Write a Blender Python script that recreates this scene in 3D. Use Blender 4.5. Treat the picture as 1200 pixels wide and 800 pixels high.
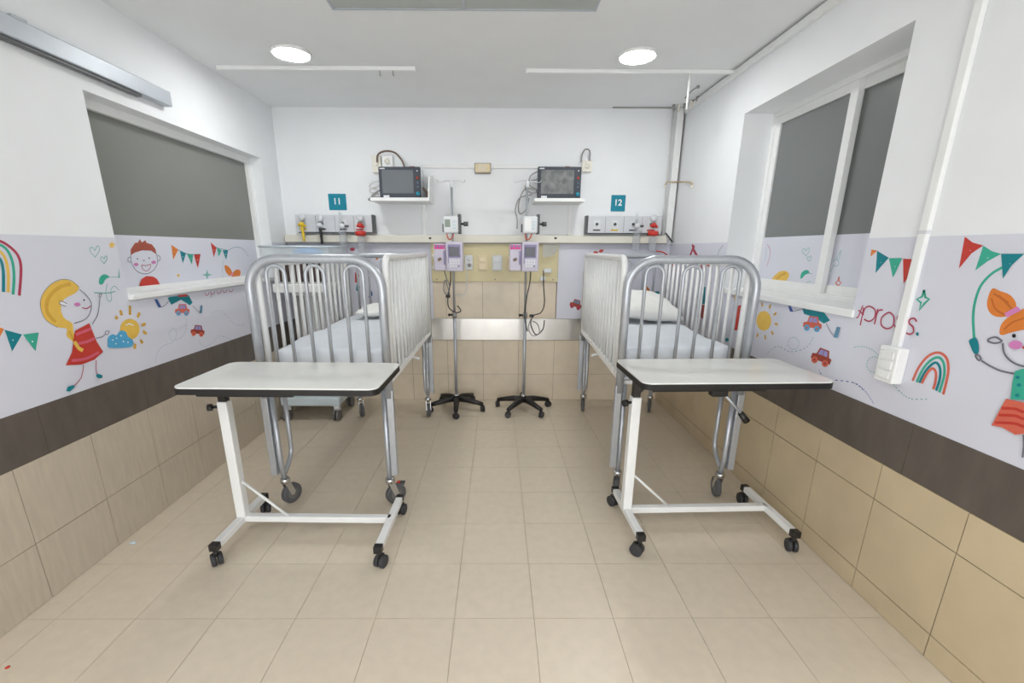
import bpy, bmesh, math, random
from mathutils import Vector, Matrix
random.seed(4)
for o in list(bpy.data.objects): bpy.data.objects.remove(o, do_unlink=True)
SC = bpy.context.scene
COL = SC.collection
PI = math.pi

# ---------------------------------------------------------------- camera, world, exposure
F_PX, PITCH, YAW, ROLL, CAM_H, CX, CY = 517.165, 0.26751, 0.005712, 0.003087, 1.34467, 585.494, 433.898
_fw = Vector((math.sin(YAW)*math.cos(PITCH), math.cos(YAW)*math.cos(PITCH), -math.sin(PITCH)))
_r = _fw.cross(Vector((0, 0, 1))).normalized(); _u = _r.cross(_fw)
RGT = math.cos(ROLL)*_r + math.sin(ROLL)*_u
UPV = -math.sin(ROLL)*_r + math.cos(ROLL)*_u
cam_d = bpy.data.cameras.new('camera'); cam = bpy.data.objects.new('camera', cam_d); COL.objects.link(cam)
cam_d.sensor_width = 36; cam_d.lens = F_PX/1200*36; cam_d.clip_start = 0.02
cam_d.shift_x = (600-CX)/1200; cam_d.shift_y = (CY-400)/1200
M = Matrix((RGT, UPV, -_fw)).transposed().to_4x4(); M.translation = Vector((0, 0, CAM_H)); cam.matrix_world = M
SC.camera = cam
W = bpy.data.worlds.new('world'); SC.world = W; W.use_nodes = True
W.node_tree.nodes['Background'].inputs[0].default_value = (0.96, 0.98, 1, 1)
W.node_tree.nodes['Background'].inputs[1].default_value = 1.35
VS = SC.view_settings
VS.view_transform = 'Standard'; VS.look = 'None'; VS.gamma = 1; VS.use_curve_mapping = False
VS.exposure = 1.54
LAMP = 28.0                                   # strength of each round ceiling lamp

XL, XR, YB, YF, H = -1.779, 1.4744, 3.8937, -1.4, 2.416
ZP, ZB0, ZB1 = 1.392, 0.5615, 0.7555          # top of the printed panels, dark band bottom and top

def pix(u, v, ax, val):
    """point of the photograph (1200x800) on the plane: coordinate ax = val"""
    d = _fw + (u-CX)/F_PX*RGT - (v-CY)/F_PX*UPV
    t = (val - (0, 0, CAM_H)[ax])/d[ax]
    return Vector((0, 0, CAM_H)) + t*d

# ---------------------------------------------------------------- materials
MATS = {}
def lin(c):
    return tuple((x/12.92 if x <= .04045 else ((x+.055)/1.055)**2.4) for x in (v/255 for v in c))
def mat(name, rgb, rough=.5, metal=0, var=.04, scale=30, bump=0, emit=0, alpha=1, trans=0, stretch=(1, 1, 1), coat=0, detail=3):
    if name in MATS: return MATS[name]
    m = bpy.data.materials.new(name); m.use_nodes = True
    nt = m.node_tree; b = nt.nodes['Principled BSDF']; L = nt.links.new
    c = lin(rgb)
    tc = nt.nodes.new('ShaderNodeTexCoord'); mp = nt.nodes.new('ShaderNodeMapping')
    mp.inputs['Scale'].default_value = stretch
    nz = nt.nodes.new('ShaderNodeTexNoise'); nz.inputs['Scale'].default_value = scale; nz.inputs['Detail'].default_value = detail
    geo = nt.nodes.new('ShaderNodeNewGeometry')
    L(geo.outputs['Position'], mp.inputs[0]); L(mp.outputs[0], nz.inputs['Vector'])
    rp = nt.nodes.new('ShaderNodeValToRGB')
    rp.color_ramp.elements[0].position = .3; rp.color_ramp.elements[1].position = .7
    rp.color_ramp.elements[0].color = tuple(x*(1-var) for x in c)+(1,)
    rp.color_ramp.elements[1].color = tuple(min(1, x*(1+var)) for x in c)+(1,)
    L(nz.outputs['Fac'], rp.inputs[0]); L(rp.outputs[0], b.inputs['Base Color'])
    b.inputs['Roughness'].default_value = rough; b.inputs['Metallic'].default_value = metal
    if coat: b.inputs['Coat Weight'].default_value = coat; b.inputs['Coat Roughness'].default_value = .1
    if bump:
        bp = nt.nodes.new('ShaderNodeBump'); bp.inputs['Strength'].default_value = bump; bp.inputs['Distance'].default_value = .01
        L(nz.outputs['Fac'], bp.inputs['Height']); L(bp.outputs[0], b.inputs['Normal'])
    if emit:
        b.inputs['Emission Color'].default_value = c+(1,); b.inputs['Emission Strength'].default_value = emit
    if trans: b.inputs['Transmission Weight'].default_value = trans
    if alpha < 1: b.inputs['Alpha'].default_value = alpha
    MATS[name] = m; return m

mat('plaster', (240, 242, 244), .6, var=.012, scale=6, bump=.02)
mat('ceiling_paint', (236, 238, 239), .7, var=.012, scale=5)
mat('white_paint', (241, 242, 241), .35, var=.015, scale=12)
mat('joint', (128, 112, 92), .9, var=.1)
mat('band_joint', (70, 62, 55), .8, var=.1)
mat('floor_joint', (204, 190, 167), .8, var=.1)
mat('floor_vinyl', (217, 204, 184), .33, var=.035, scale=22, detail=6)
mat('tile_left', (196, 184, 166), .34, var=.06, scale=9, stretch=(1, 6, .8), detail=5)
mat('tile_right', (204, 186, 154), .34, var=.05, scale=7, detail=5)
mat('tile_back', (222, 208, 186), .32, var=.05, scale=9, detail=5)
mat('band_tile', (96, 88, 81), .38, var=.16, scale=8, stretch=(1, 2.2, .7), detail=6)
mat('vinyl', (219, 220, 231), .42, var=.01, scale=4)
mat('frosted_glass', (128, 130, 124), .3, var=.03, scale=2.5)
mat('frosted_glass_dark', (122, 125, 125), .3, var=.03, scale=2.5)
mat('steel', (192, 190, 186), .3, 1, var=.06, scale=7, stretch=(1.2, 1, .5), bump=.12)
mat('alu', (184, 188, 194), .3, .5, var=.04, scale=30)
mat('chrome', (205, 206, 208), .16, 1, var=.04)
mat('grey_metal', (184, 190, 197), .42, .25, var=.03, scale=10)
mat('enamel', (238, 239, 238), .28, var=.015, scale=14)
mat('enamel_chip', (120, 118, 112), .6, var=.2)
mat('laminate', (238, 238, 233), .2, var=.01, scale=8)
mat('black_plastic', (30, 28, 28), .42, var=.1)
mat('black_edge', (26, 23, 22), .55, var=.1)
mat('rubber', (52, 52, 55), .6, var=.12)
mat('rubber_wheel', (92, 92, 94), .6, var=.12)
mat('rubber_grey', (112, 111, 110), .6, var=.1)
mat('sheet', (216, 221, 227), .75, var=.02, scale=9, bump=.15)
mat('pillow', (236, 236, 232), .8, var=.02, scale=9, bump=.2)
mat('beige_panel', (216, 204, 160), .4, var=.03, scale=8)
mat('cream', (235, 231, 218), .4, var=.02, scale=8)
mat('cream_plastic', (232, 214, 176), .3, var=.05)
mat('device_white', (226, 229, 231), .35, var=.02)
mat('panel_grey', (216, 218, 222), .35, var=.02)
mat('dark_grey', (84, 86, 88), .4, var=.06)
mat('monitor_case', (58, 63, 74), .35, var=.05)
mat('screen', (112, 118, 122), .2, var=.05, scale=4)
mat('screen_film', (118, 121, 121), .22, var=.28, scale=22, bump=.25)
mat('lcd', (140, 152, 138), .3, var=.04)
mat('pump_lilac', (205, 199, 214), .4, var=.03)
mat('pump_violet', (138, 130, 168), .4, var=.05)
mat('pump_screen', (70, 70, 80), .2, var=.05)
mat('magenta', (226, 70, 150), .5)
mat('sign_teal', (0, 134, 158), .4, var=.02)
mat('sign_white', (245, 245, 245), .5)
mat('yellow', (232, 196, 44), .4, var=.05)
mat('red', (205, 52, 42), .4, var=.05)
mat('blue_plastic', (92, 160, 226), .5, var=.08)
mat('pale_blue', (206, 220, 226), .35, var=.03)
mat('clear', (232, 240, 242), .08, alpha=.32, var=.02)
mat('clear_dark', (200, 206, 212), .1, alpha=.3, var=.02)
mat('cable_grey', (150, 148, 146), .5, var=.06)
mat('cable_black', (44, 42, 42), .5, var=.06)
mat('cable_white', (214, 214, 212), .5, var=.03)
mat('brass', (196, 176, 140), .35, .4, var=.08)
mat('wood_dark', (72, 58, 50), .5, var=.15, scale=12, stretch=(4, 4, .6))
mat('light_panel', (176, 181, 177), .45, var=.03, scale=5)
mat('brown_wire', (116, 96, 84), .5)
lamp_m = mat('lamp_glow', (253, 254, 253), .5, emit=LAMP)
for n, c in dict(p_red=(196, 58, 46), p_teal=(0, 128, 140), p_green=(56, 172, 146), p_orange=(222, 128, 52), p_yellow=(232, 190, 84),
                 p_gold=(214, 166, 60), p_blue=(84, 170, 214), p_navy=(58, 92, 160), p_pink=(214, 132, 190), p_rose=(214, 96, 118), p_brown=(168, 84, 66),
                 p_line=(112, 112, 122), p_crimson=(176, 56, 82), p_mint=(128, 184, 178), p_lilac=(150, 150, 204), p_coral=(214, 104, 84),
                 p_black=(38, 38, 42), p_white=(238, 238, 244), p_rust=(160, 66, 50), p_darkorange=(196, 104, 40), p_steel=(98, 142, 168)).items():
    mat(n, c, .45, var=.03, scale=40)

# ---------------------------------------------------------------- mesh helpers
class G:
    def __init__(s): s.bm = bmesh.new(); s.mats = []; s.mi = 0
    def use(s, m):
        if m not in s.mats: s.mats.append(m)
        s.mi = s.mats.index(m); return s
    def _mark(s, faces, smooth=False):
        for f in faces: f.material_index = s.mi; f.smooth = smooth
    def box(s, c, d, bev=0, seg=2, rot=None):
        mtx = Matrix.Translation(c) @ (rot.to_4x4() if rot else Matrix()) @ Matrix.Diagonal((d[0], d[1], d[2], 1))
        r = bmesh.ops.create_cube(s.bm, size=1, matrix=mtx)
        fs = set(f for v in r['verts'] for f in v.link_faces)
        s._mark(fs)
        if bev:
            es = list(set(e for f in fs for e in f.edges))
            q = bmesh.ops.bevel(s.bm, geom=es, offset=bev, segments=seg, profile=.5, affect='EDGES', material=s.mi)
            s._mark(q['faces'], True)
        return s
    def span(s, a, b, bev=0, seg=2):
        a, b = Vector(a), Vector(b)
        return s.box((a+b)/2, [max(abs(x), 1e-4) for x in (b-a)], bev, seg)
    def beam(s, a, b, w, h, bev=0):
        """rectangular bar from a to b"""
        a, b = Vector(a), Vector(b); d = b-a
        q = d.to_track_quat('Y', 'Z').to_matrix()
        return s.box((a+b)/2, (w, d.length, h), bev, 2, q)
    def tube(s, pts, r, seg=10, closed=False, caps=True):
        P = [Vector(p) for p in pts]; n = len(P)
        rr = r if hasattr(r, '__len__') else [r]*n
        T = []
        for i in range(n):
            a = P[i-1] if (i > 0 or closed) else P[i]; b = P[(i+1) % n] if (i < n-1 or closed) else P[i]
            T.append((b-a).normalized())
        up = Vector((0, 0, 1)) if abs(T[0].z) < .9 else Vector((0, 1, 0))
        nrm = (up - T[0]*up.dot(T[0])).normalized()
        rings = []
        for i in range(n):
            if i: 
                nrm = nrm - T[i]*nrm.dot(T[i])
                nrm = nrm.normalized() if nrm.length > 1e-6 else T[i].orthogonal().normalized()
            bn = T[i].cross(nrm)
            rings.append([s.bm.verts.new(P[i] + rr[i]*(math.cos(2*PI*k/seg)*nrm + math.sin(2*PI*k/seg)*bn)) for k in range(seg)])
        fs = []
        for i in range(n if closed else n-1):
            A, B = rings[i], rings[(i+1) % n]
            for k in range(seg): fs.append(s.bm.faces.new((A[k], A[(k+1) % seg], B[(k+1) % seg], B[k])))
        s._mark(fs, True)
        if caps and not closed: s._mark([s.bm.faces.new(rings[0][::-1]), s.bm.faces.new(rings[-1])])
        return s
    def cyl(s, a, b, r, seg=16): return s.tube([a, b], r, seg)
    def lathe(s, c, prof, seg=20, axis='Z'):
        """profile of (radius, height) turned about an axis through c"""
        c = Vector(c); rings = []
        def pt(r, h, k):
            a, b = r*math.cos(2*PI*k/seg), r*math.sin(2*PI*k/seg)
            return c + Vector({'Z': (a, b, h), 'Y': (b, h, a), 'X': (h, a, b)}[axis])
        for r, h in prof: rings.append([s.bm.verts.new(pt(r, h, k)) for k in range(seg)])
        fs = []
        for A, B in zip(rings, rings[1:]):
            for k in range(seg): fs.append(s.bm.faces.new((A[k], A[(k+1) % seg], B[(k+1) % seg], B[k])))
        s._mark(fs, True)
        s._mark([s.bm.faces.new(rings[0][::-1]), s.bm.faces.new(rings[-1])])
        return s
    def ball(s, c, r, seg=14, sc=(1, 1, 1)):
        q = bmesh.ops.create_uvsphere(s.bm, u_segments=seg, v_segments=max(6, seg//2), radius=r, matrix=Matrix.Translation(c) @ Matrix.Diagonal((*sc, 1)))
        s._mark(set(f for v in q['verts'] for f in v.link_faces), True); return s
    def poly(s, pts, nrm, t):
        """flat polygon extruded by t along nrm"""
        n = Vector(nrm)*t
        a = [s.bm.verts.new(Vector(p)) for p in pts]; b = [s.bm.verts.new(Vector(p)+n) for p in pts]
        fs = [s.bm.faces.new(a), s.bm.faces.new(b)]
        for i in range(len(pts)):
            j = (i+1) % len(pts); fs.append(s.bm.faces.new((a[i], a[j], b[j], b[i])))
        s._mark(fs); return s
    def build(s, name, m=None, parent=None, loc=None):
        if not s.mats: s.mats = [m]
        bmesh.ops.recalc_face_normals(s.bm, faces=s.bm.faces)
        me = bpy.data.meshes.new(name); s.bm.to_mesh(me); s.bm.free()
        for k in s.mats: me.materials.append(MATS[k])
        return link(name, me, parent, loc)
def link(name, me, parent=None, loc=None):
    o = bpy.data.objects.new(name, me); COL.objects.link(o)
    if loc: o.location = loc
    if parent: o.parent = parent
    return o
def tag(o, label, cat, group=None):
    o['label'] = label; o['category'] = cat
    if group: o['group'] = group
    return o
def thing(name, label, cat, loc=(0, 0, 0), rz=0, group=None):
    o = bpy.data.objects.new(name, None); COL.objects.link(o); o.empty_display_size = .05
    o.location = loc; o.rotation_euler = (0, 0, rz)
    return tag(o, label, cat, group)
def struct(o): o['kind'] = 'structure'; return o
def copy_tree(o, parent=None):
    c = o.copy(); COL.objects.link(c); c.parent = parent
    for ch in list(o.children): copy_tree(ch, c)
    return c
def arc(c, r, a0, a1, n, u=(1, 0, 0), v=(0, 0, 1)):
    c, u, v = Vector(c), Vector(u), Vector(v)
    return [c + r*(math.cos(a0+(a1-a0)*i/n)*u + math.sin(a0+(a1-a0)*i/n)*v) for i in range(n+1)]
def smooth(pts, k=5, closed=False):
    """Catmull-Rom through the points"""
    P = [Vector(p) for p in pts]; n = len(P); out = []
    for i in range(n if closed else n-1):
        if closed: p0, p1, p2, p3 = P[i-1], P[i], P[(i+1) % n], P[(i+2) % n]
        else: p0, p1, p2, p3 = P[max(i-1, 0)], P[i], P[i+1], P[min(i+2, n-1)]
        for j in range(k):
            t = j/k
            out.append(.5*((2*p1) + (p2-p0)*t + (2*p0-5*p1+4*p2-p3)*t*t + (3*p1-p0-3*p2+p3)*t**3))
    if not closed: out.append(P[-1])
    return out

# ---------------------------------------------------------------- room shell
TH = .25
S = .3; GX, GY = -.1595, 1.3616
fl = G().span((XL-TH, YF-TH, -.12), (XR+TH, YB+TH, -.004)).build('floor', 'floor_joint'); struct(fl)
Y0T = GY-4*S
G().span((XL, YF, -.004), (XR, Y0T, 0)).build('near_flooring', 'floor_vinyl', fl)
base = None
i0 = math.floor((XL-GX)/S); i1 = math.ceil((XR-GX)/S)
j1 = math.ceil((YB-GY)/S)
g = .0009
for i in range(i0, i1):
    for j in range(-4, j1):
        a, b = max(GX+i*S, XL)+g, min(GX+(i+1)*S, XR)-g
        c, d = GY+j*S+g, min(GY+(j+1)*S, YB)-g
        if b-a < .01 or d-c < .01: continue
        full = abs(b-a-(S-2*g)) < 1e-4 and abs(d-c-(S-2*g)) < 1e-4
        if full and base:
            link('tile', base, fl, ((a+b)/2, (c+d)/2, 0))
        else:
            q = G().box((0, 0, -.002), (b-a, d-c, .004)).build('tile', 'floor_vinyl', fl, ((a+b)/2, (c+d)/2, 0))
            if full: base = q.data
struct(G().span((XL-TH, YF-TH, H), (XR+TH, YB+TH, H+.1)).build('ceiling', 'ceiling_paint'))
# walls with the window openings
LW = (2.15, 3.625, 1.11, 2.0)       # y0 y1 z0 z1, left window
RW = (1.82, 2.936, 1.105, 2.13)
def holed(name, x0, x1, w):
    gg = G()
    gg.span((x0, YF, 0), (x1, w[0], H)).span((x0, w[1], 0), (x1, YB, H))
    gg.span((x0, w[0], 0), (x1, w[1], w[2])).span((x0, w[0], w[3]), (x1, w[1], H))
    return struct(gg.build(name, 'plaster'))
wl = holed('wall_left', XL-TH, XL, LW)
wr = holed('wall_right', XR, XR+TH+.05, RW)
wb = struct(G().span((XL-TH, YB, 0), (XR+TH, YB+TH, H)).build('wall_back', 'plaster'))
# unseen wall behind the camera; its wide opening is added to let world light in
struct(G().span((XL-TH, YF-.15, 0), (-1.3, YF, H)).span((1.0, YF-.15, 0), (XR+TH, YF, H)).span((-1.3, YF-.15, 2.1), (1.0, YF, H)).build('wall_front', 'plaster'))

TT = .006; gp = .0013
def wall_tiles(parent, side, rows, joint0, pitch, lo, hi, m, name='tile', t=TT, gm='joint', gp=.0013):
    """thin tiles on a wall; each row is (z0, z1)"""
    backing = G()
    z0, z1 = rows[0][0], rows[-1][1]
    tb = t*.55
    def bx(gg, a, b, c, d, th):
        if side == 'L': gg.span((XL, a, c), (XL+th, b, d))
        elif side == 'R': gg.span((XR-th, a, c), (XR, b, d))
        else: gg.span((a, YB-th, c), (b, YB, d))
    bx(backing, lo, hi, z0, z1, tb); backing.build('grout', gm, parent)
    k = math.floor((lo-joint0)/pitch)
    while joint0+k*pitch < hi:
        a, b = max(lo, joint0+k*pitch)+gp, min(hi, joint0+(k+1)*pitch)-gp
        k += 1
        if b-a < .012: continue
        for c, d in rows:
            gg = G(); bx(gg, a, b, c+gp, d-gp, t*(1+random.uniform(-.06, .06))); gg.build(name, m, parent)
wall_tiles(wl, 'L', [(0, .247), (.247, ZB0)], 1.469, .3205, .5, YB-TT, 'tile_left')
wall_tiles(wl, 'L', [(ZB0, ZB1)], 2.129, .52, .5, YB-TT, 'band_tile', 'band_tile', gm='band_joint', gp=.0008)
wall_tiles(wr, 'R', [(0, .09), (.09, .412), (.412, ZB0)], 1.199, .3205, .5, YB-TT, 'tile_right', gp=.0019)
wall_tiles(wr, 'R', [(ZB0, ZB1)], 1.44, .62, .5, YB-TT, 'band_tile', 'band_tile', gm='band_joint', gp=.0008)
wall_tiles(wb, 'B', [(0, .244), (.244, ZB0)], -.128, .3205, XL, XR, 'tile_back')
wall_tiles(wb, 'B', [(ZB1, 1.076)], -.128, .3205, -.56, .52, 'tile_back')

# ---------------------------------------------------------------- drawings printed on the murals
class Print:
    """flat print on a wall plane; coordinates are those of the photograph, carried onto the plane"""
    def __init__(s, ax, val, nrm, sc, ox, oy, clip=None):
        s.ax, s.val, s.n, s.sc, s.ox, s.oy = ax, val, Vector(nrm), sc, ox, oy
        s.g = G(); s.lay = 0
    def at(s, sc, ox, oy): s.sc, s.ox, s.oy = sc, ox, oy; return s
    def P(s, q): return pix(s.ox+q[0]*s.sc, s.oy+q[1]*s.sc, s.ax, s.val)
    def up(s): s.lay += 1; return Vector(s.n)*(.0003+.00022*s.lay)
    def fill(s, m, pts, sm=False, k=4):
        if sm: pts = [(p.x, p.y) for p in smooth([(x, y, 0) for x, y in pts], k, True)]
        o = s.up(); s.g.use(m); s.g.poly([s.P(q)+o*.98 for q in pts], s.n, .00015); return s
    def dot(s, m, c, rx, ry=None, n=14):
        ry = ry or rx
        return s.fill(m, [(c[0]+rx*math.cos(2*PI*i/n), c[1]+ry*math.sin(2*PI*i/n)) for i in range(n)])
    def line(s, m, pts, w=.004, sm=True, closed=False):
        """stroke of width w metres"""
        q = [(x, y, 0) for x, y in pts]
        q = smooth(q, 4, closed) if sm and len(q) > 2 else [Vector(p) for p in q]
        if closed: q.append(q[0])
        o = s.up(); W3 = [s.P(p)+o for p in q]; s.g.use(m)
        A, B = [], []
        for i in range(len(W3)):
            d = (W3[min(i+1, len(W3)-1)]-W3[max(i-1, 0)]).normalized(); sd = s.n.cross(d).normalized()*w/2
            A.append(s.g.bm.verts.new(W3[i]+sd)); B.append(s.g.bm.verts.new(W3[i]-sd))
        s.g._mark([s.g.bm.faces.new((A[i], A[i+1], B[i+1], B[i])) for i in range(len(W3)-1)])
        return s
    def dash(s, m, pts, w=.004, closed=False, step=2, k=8):
        q = smooth([(x, y, 0) for x, y in pts], k, closed)
        lay = s.lay
        for i in range(0, len(q)-1, step): s.lay = lay; s.line(m, [q[i][:2], q[i+1][:2]], w, False)
        return s
    def done(s, name, parent):
        o = s.g.build(name, None, parent); s.g = G(); s.lay = 0; return o

VT = .003
mural_l = G().span((XL, .5, ZB1), (XL+VT, LW[0], ZP)).span((XL, LW[0], ZB1), (XL+VT, LW[1], LW[2]-.012)).span((XL, LW[1], ZB1), (XL+VT, YB, ZP)).build('mural_panel', 'vinyl')
tag(mural_l, 'printed mural with blond girl in red dress, sun and cloud', 'mural')
D = Print(0, XL+VT, (1, 0, 0), .25, 0, 260)
def rainbow(D, w, rows, parent, name='rainbow'):
    for m, pts in rows: D.line(m, pts, w)
    D.done(name, parent)
def mir(p, c=-24): return p + [(2*c-x, y+4) for x, y in p[::-1]][1:]
rainbow(D, .010, [('p_crimson', [(90, 345), (98, 220), (85, 160), (50, 120), (0, 90), (-40, 95), (-90, 130), (-130, 190), (-140, 330)]),
                  ('p_green', [(60, 340), (65, 260), (58, 190), (35, 135), (0, 108), (-35, 115), (-80, 150), (-105, 220), (-110, 330)]),
                  ('p_yellow', [(37, 330), (38, 240), (25, 175), (0, 140), (-30, 145), (-65, 190), (-80, 250), (-84, 330)]),
                  ('p_teal', [(15, 328), (14, 230), (0, 175), (-25, 172), (-45, 210), (-55, 270), (-58, 330)])], mural_l)
def flags(D, parent, rows, cord=None, w=.004, dots=True):
    """a string of pennants"""
    if cord: D.line('p_teal', cord, w)
    for m, pts in rows:
        D.fill(m, pts)
        if dots:
            c = (sum(p[0] for p in pts)/len(pts), sum(p[1] for p in pts)/len(pts)); r = abs(pts[0][0]-pts[-1][0])*.05+2
            D.dot('p_white', (c[0], c[1]+r*2), r*.8, n=6)
    D.done('bunting', parent)
flags(D, mural_l, [('p_orange', [(-30, 480), (18, 502), (-4, 545)]), ('p_teal', [(20, 505), (102, 527), (56, 606)]), ('p_green', [(106, 527), (180, 518), (165, 606)])])
# girl
D.fill('p_yellow', [(370, 305), (335, 278), (295, 270), (240, 292), (200, 340), (189, 395), (212, 455), (270, 493), (312, 500), (312, 535), (345, 565), (358, 605), (398, 592), (372, 555), (345, 520), (338, 475), (300, 450), (285, 405), (302, 360), (350, 335)], True, 3)
D.line('p_gold', [(330, 290), (270, 310), (225, 360), (220, 420), (260, 470)], .014).line('p_gold', [(325, 510), (345, 555), (380, 590)], .008)
D.line('p_line', [(370, 305), (335, 276), (290, 269), (240, 290), (198, 340), (188, 395), (212, 457), (270, 495)], .002)
D.line('p_line', [(370, 315), (400, 340), (425, 375), (424, 415), (400, 455), (345, 475)], .0035)
D.fill('p_white', [(275, 380), (285, 370), (312, 383), (308, 395), (282, 390)]).line('p_line', [(312, 383), (285, 371), (278, 384), (308, 394)], .003)
D.dot('p_black', (392, 366), 3.4, 5).dot('p_pink', (360, 386), 15, 9).line('p_crimson', [(382, 402), (405, 405), (422, 393)], .004)
D.fill('p_red', [(348, 510), (416, 474), (450, 560), (481, 608), (440, 645), (380, 668), (305, 672), (335, 610)])
D.line('p_rose', [(352, 528), (385, 515), (425, 500)], .012).line('p_rose', [(348, 572), (400, 562), (440, 545)], .012).line('p_rose', [(332, 650), (400, 640), (460, 610)], .012)
D.line('p_yellow', [(345, 560), (365, 590), (385, 602)], .016)
D.line('p_line', [(428, 480), (455, 430), (465, 350)], .0035).line('p_line', [(460, 352), (462, 338), (472, 338), (468, 352)], .003)
D.line('p_line', [(445, 545), (475, 538), (490, 525)], .0035).line('p_line', [(490, 525), (492, 512), (508, 512), (500, 527)], .003, True, True)
D.line('p_crimson', [(387, 670), (375, 730), (338, 772)], .0035).line('p_crimson', [(446, 648), (445, 690), (450, 714)], .0035)
D.fill('p_teal', [(304, 793), (312, 772), (340, 764), (345, 774), (322, 794)]).fill('p_teal', [(444, 722), (450, 710), (474, 718), (474, 731), (456, 733)])
D.done('girl_drawing', mural_l)
def heart(D, x, y, r, m='p_mint'):
    D.line(m, [(x, y+r), (x-r*.95, y-r*.1), (x-r*.8, y-r*.8), (x-r*.35, y-r*.75), (x, y-r*.25), (x+r*.3, y-r), (x+r*.75, y-r), (x+r*.8, y-r*.2), (x, y+r)], .0035)
heart(D, 445, 140, 25); heart(D, 487, 178, 17); D.done('heart_drawing', mural_l)
def star(D, x, y, r, m, k=.45, n=5, rot=0, ry=1):
    D.fill(m, [(x+(r if i % 2 == 0 else r*k)*math.sin(rot+PI*i/n), y-ry*(r if i % 2 == 0 else r*k)*math.cos(rot+PI*i/n)) for i in range(2*n)])
star(D, 524, 108, 19, 'p_yellow'); D.done('star_drawing', mural_l)
D.fill('p_green', [(463, 288), (468, 258), (490, 245), (513, 257), (495, 268), (480, 292)], True).line('p_mint', [(513, 258), (556, 258)], .003).fill('p_mint', [(553, 262), (556, 215), (562, 262)])
D.line('p_mint', [(440, 331), (500, 333), (540, 325)], .005).line('p_mint', [(500, 290), (495, 335), (507, 372), (522, 360), (518, 320), (535, 300), (556, 320)], .003)
D.done('brush_drawing', mural_l)
D.at(.175, 100, 260)
D.dot('p_yellow', (297, 718), 66, 70, 20)
D.line('p_white', [(270, 690), (295, 683), (322, 692)], .005)
for a, b in [((297, 560), (298, 622)), ((232, 590), (243, 625)), ((200, 632), (214, 650)), ((362, 606), (348, 638)), ((374, 690), (402, 683)), ((384, 730), (408, 750)), ((366, 790), (382, 812)), ((330, 815), (328, 850))]:
    D.line('p_gold', [a, b], .014, False)
D.fill('p_blue', [(148, 812), (150, 770), (180, 752), (205, 758), (232, 728), (268, 736), (280, 765), (312, 790), (316, 818), (290, 838), (160, 842)], True)
for c in [(180, 790), (205, 778), (235, 762), (250, 800), (200, 815), (280, 805)]: D.dot('p_white', c, 5, 5, 6)
D.done('sun_cloud_drawing', mural_l)
def little_car(D, x, y, r, body, win, wheel, tilt=0):
    c, s_ = math.cos(tilt), math.sin(tilt)
    R = lambda a, b: (x+r*(a*c-b*s_), y+r*(a*s_+b*c))
    D.fill(body, [R(-1, .5), R(-1, 0), R(-.6, -.1), R(-.45, -.75), R(.5, -.75), R(.7, -.1), R(1, 0), R(1, .5)])
    D.fill(win, [R(-.45, -.1), R(-.32, -.62), R(.38, -.62), R(.5, -.1)])
    D.line(body, [R(.03, -.1), R(.03, -.62)], .004, False)
    for q in (-.55, .55):
        D.dot(wheel, R(q, .55), r*.32, r*.34); D.dot(body, R(q, .55), r*.12, r*.13, 8)
D.fill('p_teal', [(550, 508), (570, 500), (690, 488), (718, 540), (700, 558), (640, 520), (575, 555)]).fill('p_red', [(618, 490), (682, 484), (682, 498), (620, 503)])
little_car(D, 648, 585, 48, 'p_coral', 'p_lilac', 'p_blue')
D.line('p_line', [(555, 530), (530, 558), (500, 572)], .003).fill('p_navy', [(460, 520), (478, 516), (506, 568), (488, 574)])
D.line('p_line', [(715, 560), (745, 590), (765, 606)], .003).fill('p_steel', [(762, 610), (768, 556), (782, 560), (778, 610)]); D.done('flying_car_drawing', mural_l)
little_car(D, 752, 725, 46, 'p_rust', 'p_lilac', 'p_coral', .1); D.done('car_drawing', mural_l)
D.dash('p_steel', [(675, 650), (670, 730), (630, 780), (575, 790), (560, 740), (590, 712), (612, 745), (590, 800), (520, 830), (480, 880), (470, 940)], .0022).done('dashed_trail', mural_l)
D.dash('p_steel', [(760, 800), (800, 835), (860, 800), (900, 762), (980, 790)], .0022).done('dashed_trail', mural_l)
D.dash('p_steel', [(850, 610), (900, 590), (960, 640), (1010, 690), (1070, 685)], .0022); D.done('dashed_trail', mural_l)
for i, x in enumerate((800, 838, 880, 918, 960)):
    y = 478-6*i
    D.line('p_crimson', [(x, y-8), (x+4, y+10), (x+20, y+10), (x+30, y-10)], .004)
D.line('p_crimson', [(840, 470), (842, 506)], .004); D.done('lettering', mural_l)

mural_r = G().span((XR-VT, .5, ZB1), (XR, RW[0], ZP)).span((XR-VT, RW[0], ZB1), (XR, RW[1], RW[2]-.024)).span((XR-VT, RW[1], ZB1), (XR, YB, ZP)).build('mural_panel', 'vinyl')
tag(mural_r, 'printed mural with orange-haired girl holding rope and small rainbow', 'mural')
D = Print(0, XR-VT, (-1, 0, 0), .175, 990, 260)
flags(D, mural_r, [('p_red', [(805, 98), (858, 138), (928, 157), (850, 210), (765, 312)]), ('p_green', [(930, 158), (985, 195), (1048, 214), (960, 262), (875, 325)]), ('p_teal', [(1050, 213), (1205, 213), (1120, 290), (1062, 380)]), ('p_orange', [(1208, 213), (1330, 195), (1300, 330)])])
flags(D, mural_r, [('p_orange', [(180, 184), (220, 192), (172, 232)]), ('p_teal', [(218, 192), (296, 240), (250, 290), (208, 342)]), ('p_green', [(298, 243), (387, 241), (355, 310), (325, 374)]), ('p_red', [(394, 246), (467, 250), (440, 355), (396, 412)])])
D.line('p_green', [(532, 455), (540, 505), (566, 516), (535, 545), (500, 590), (512, 540), (482, 517), (518, 500), (532, 455)], .008, False); D.done('star_drawing', mural_r)
t = .0055
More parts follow.
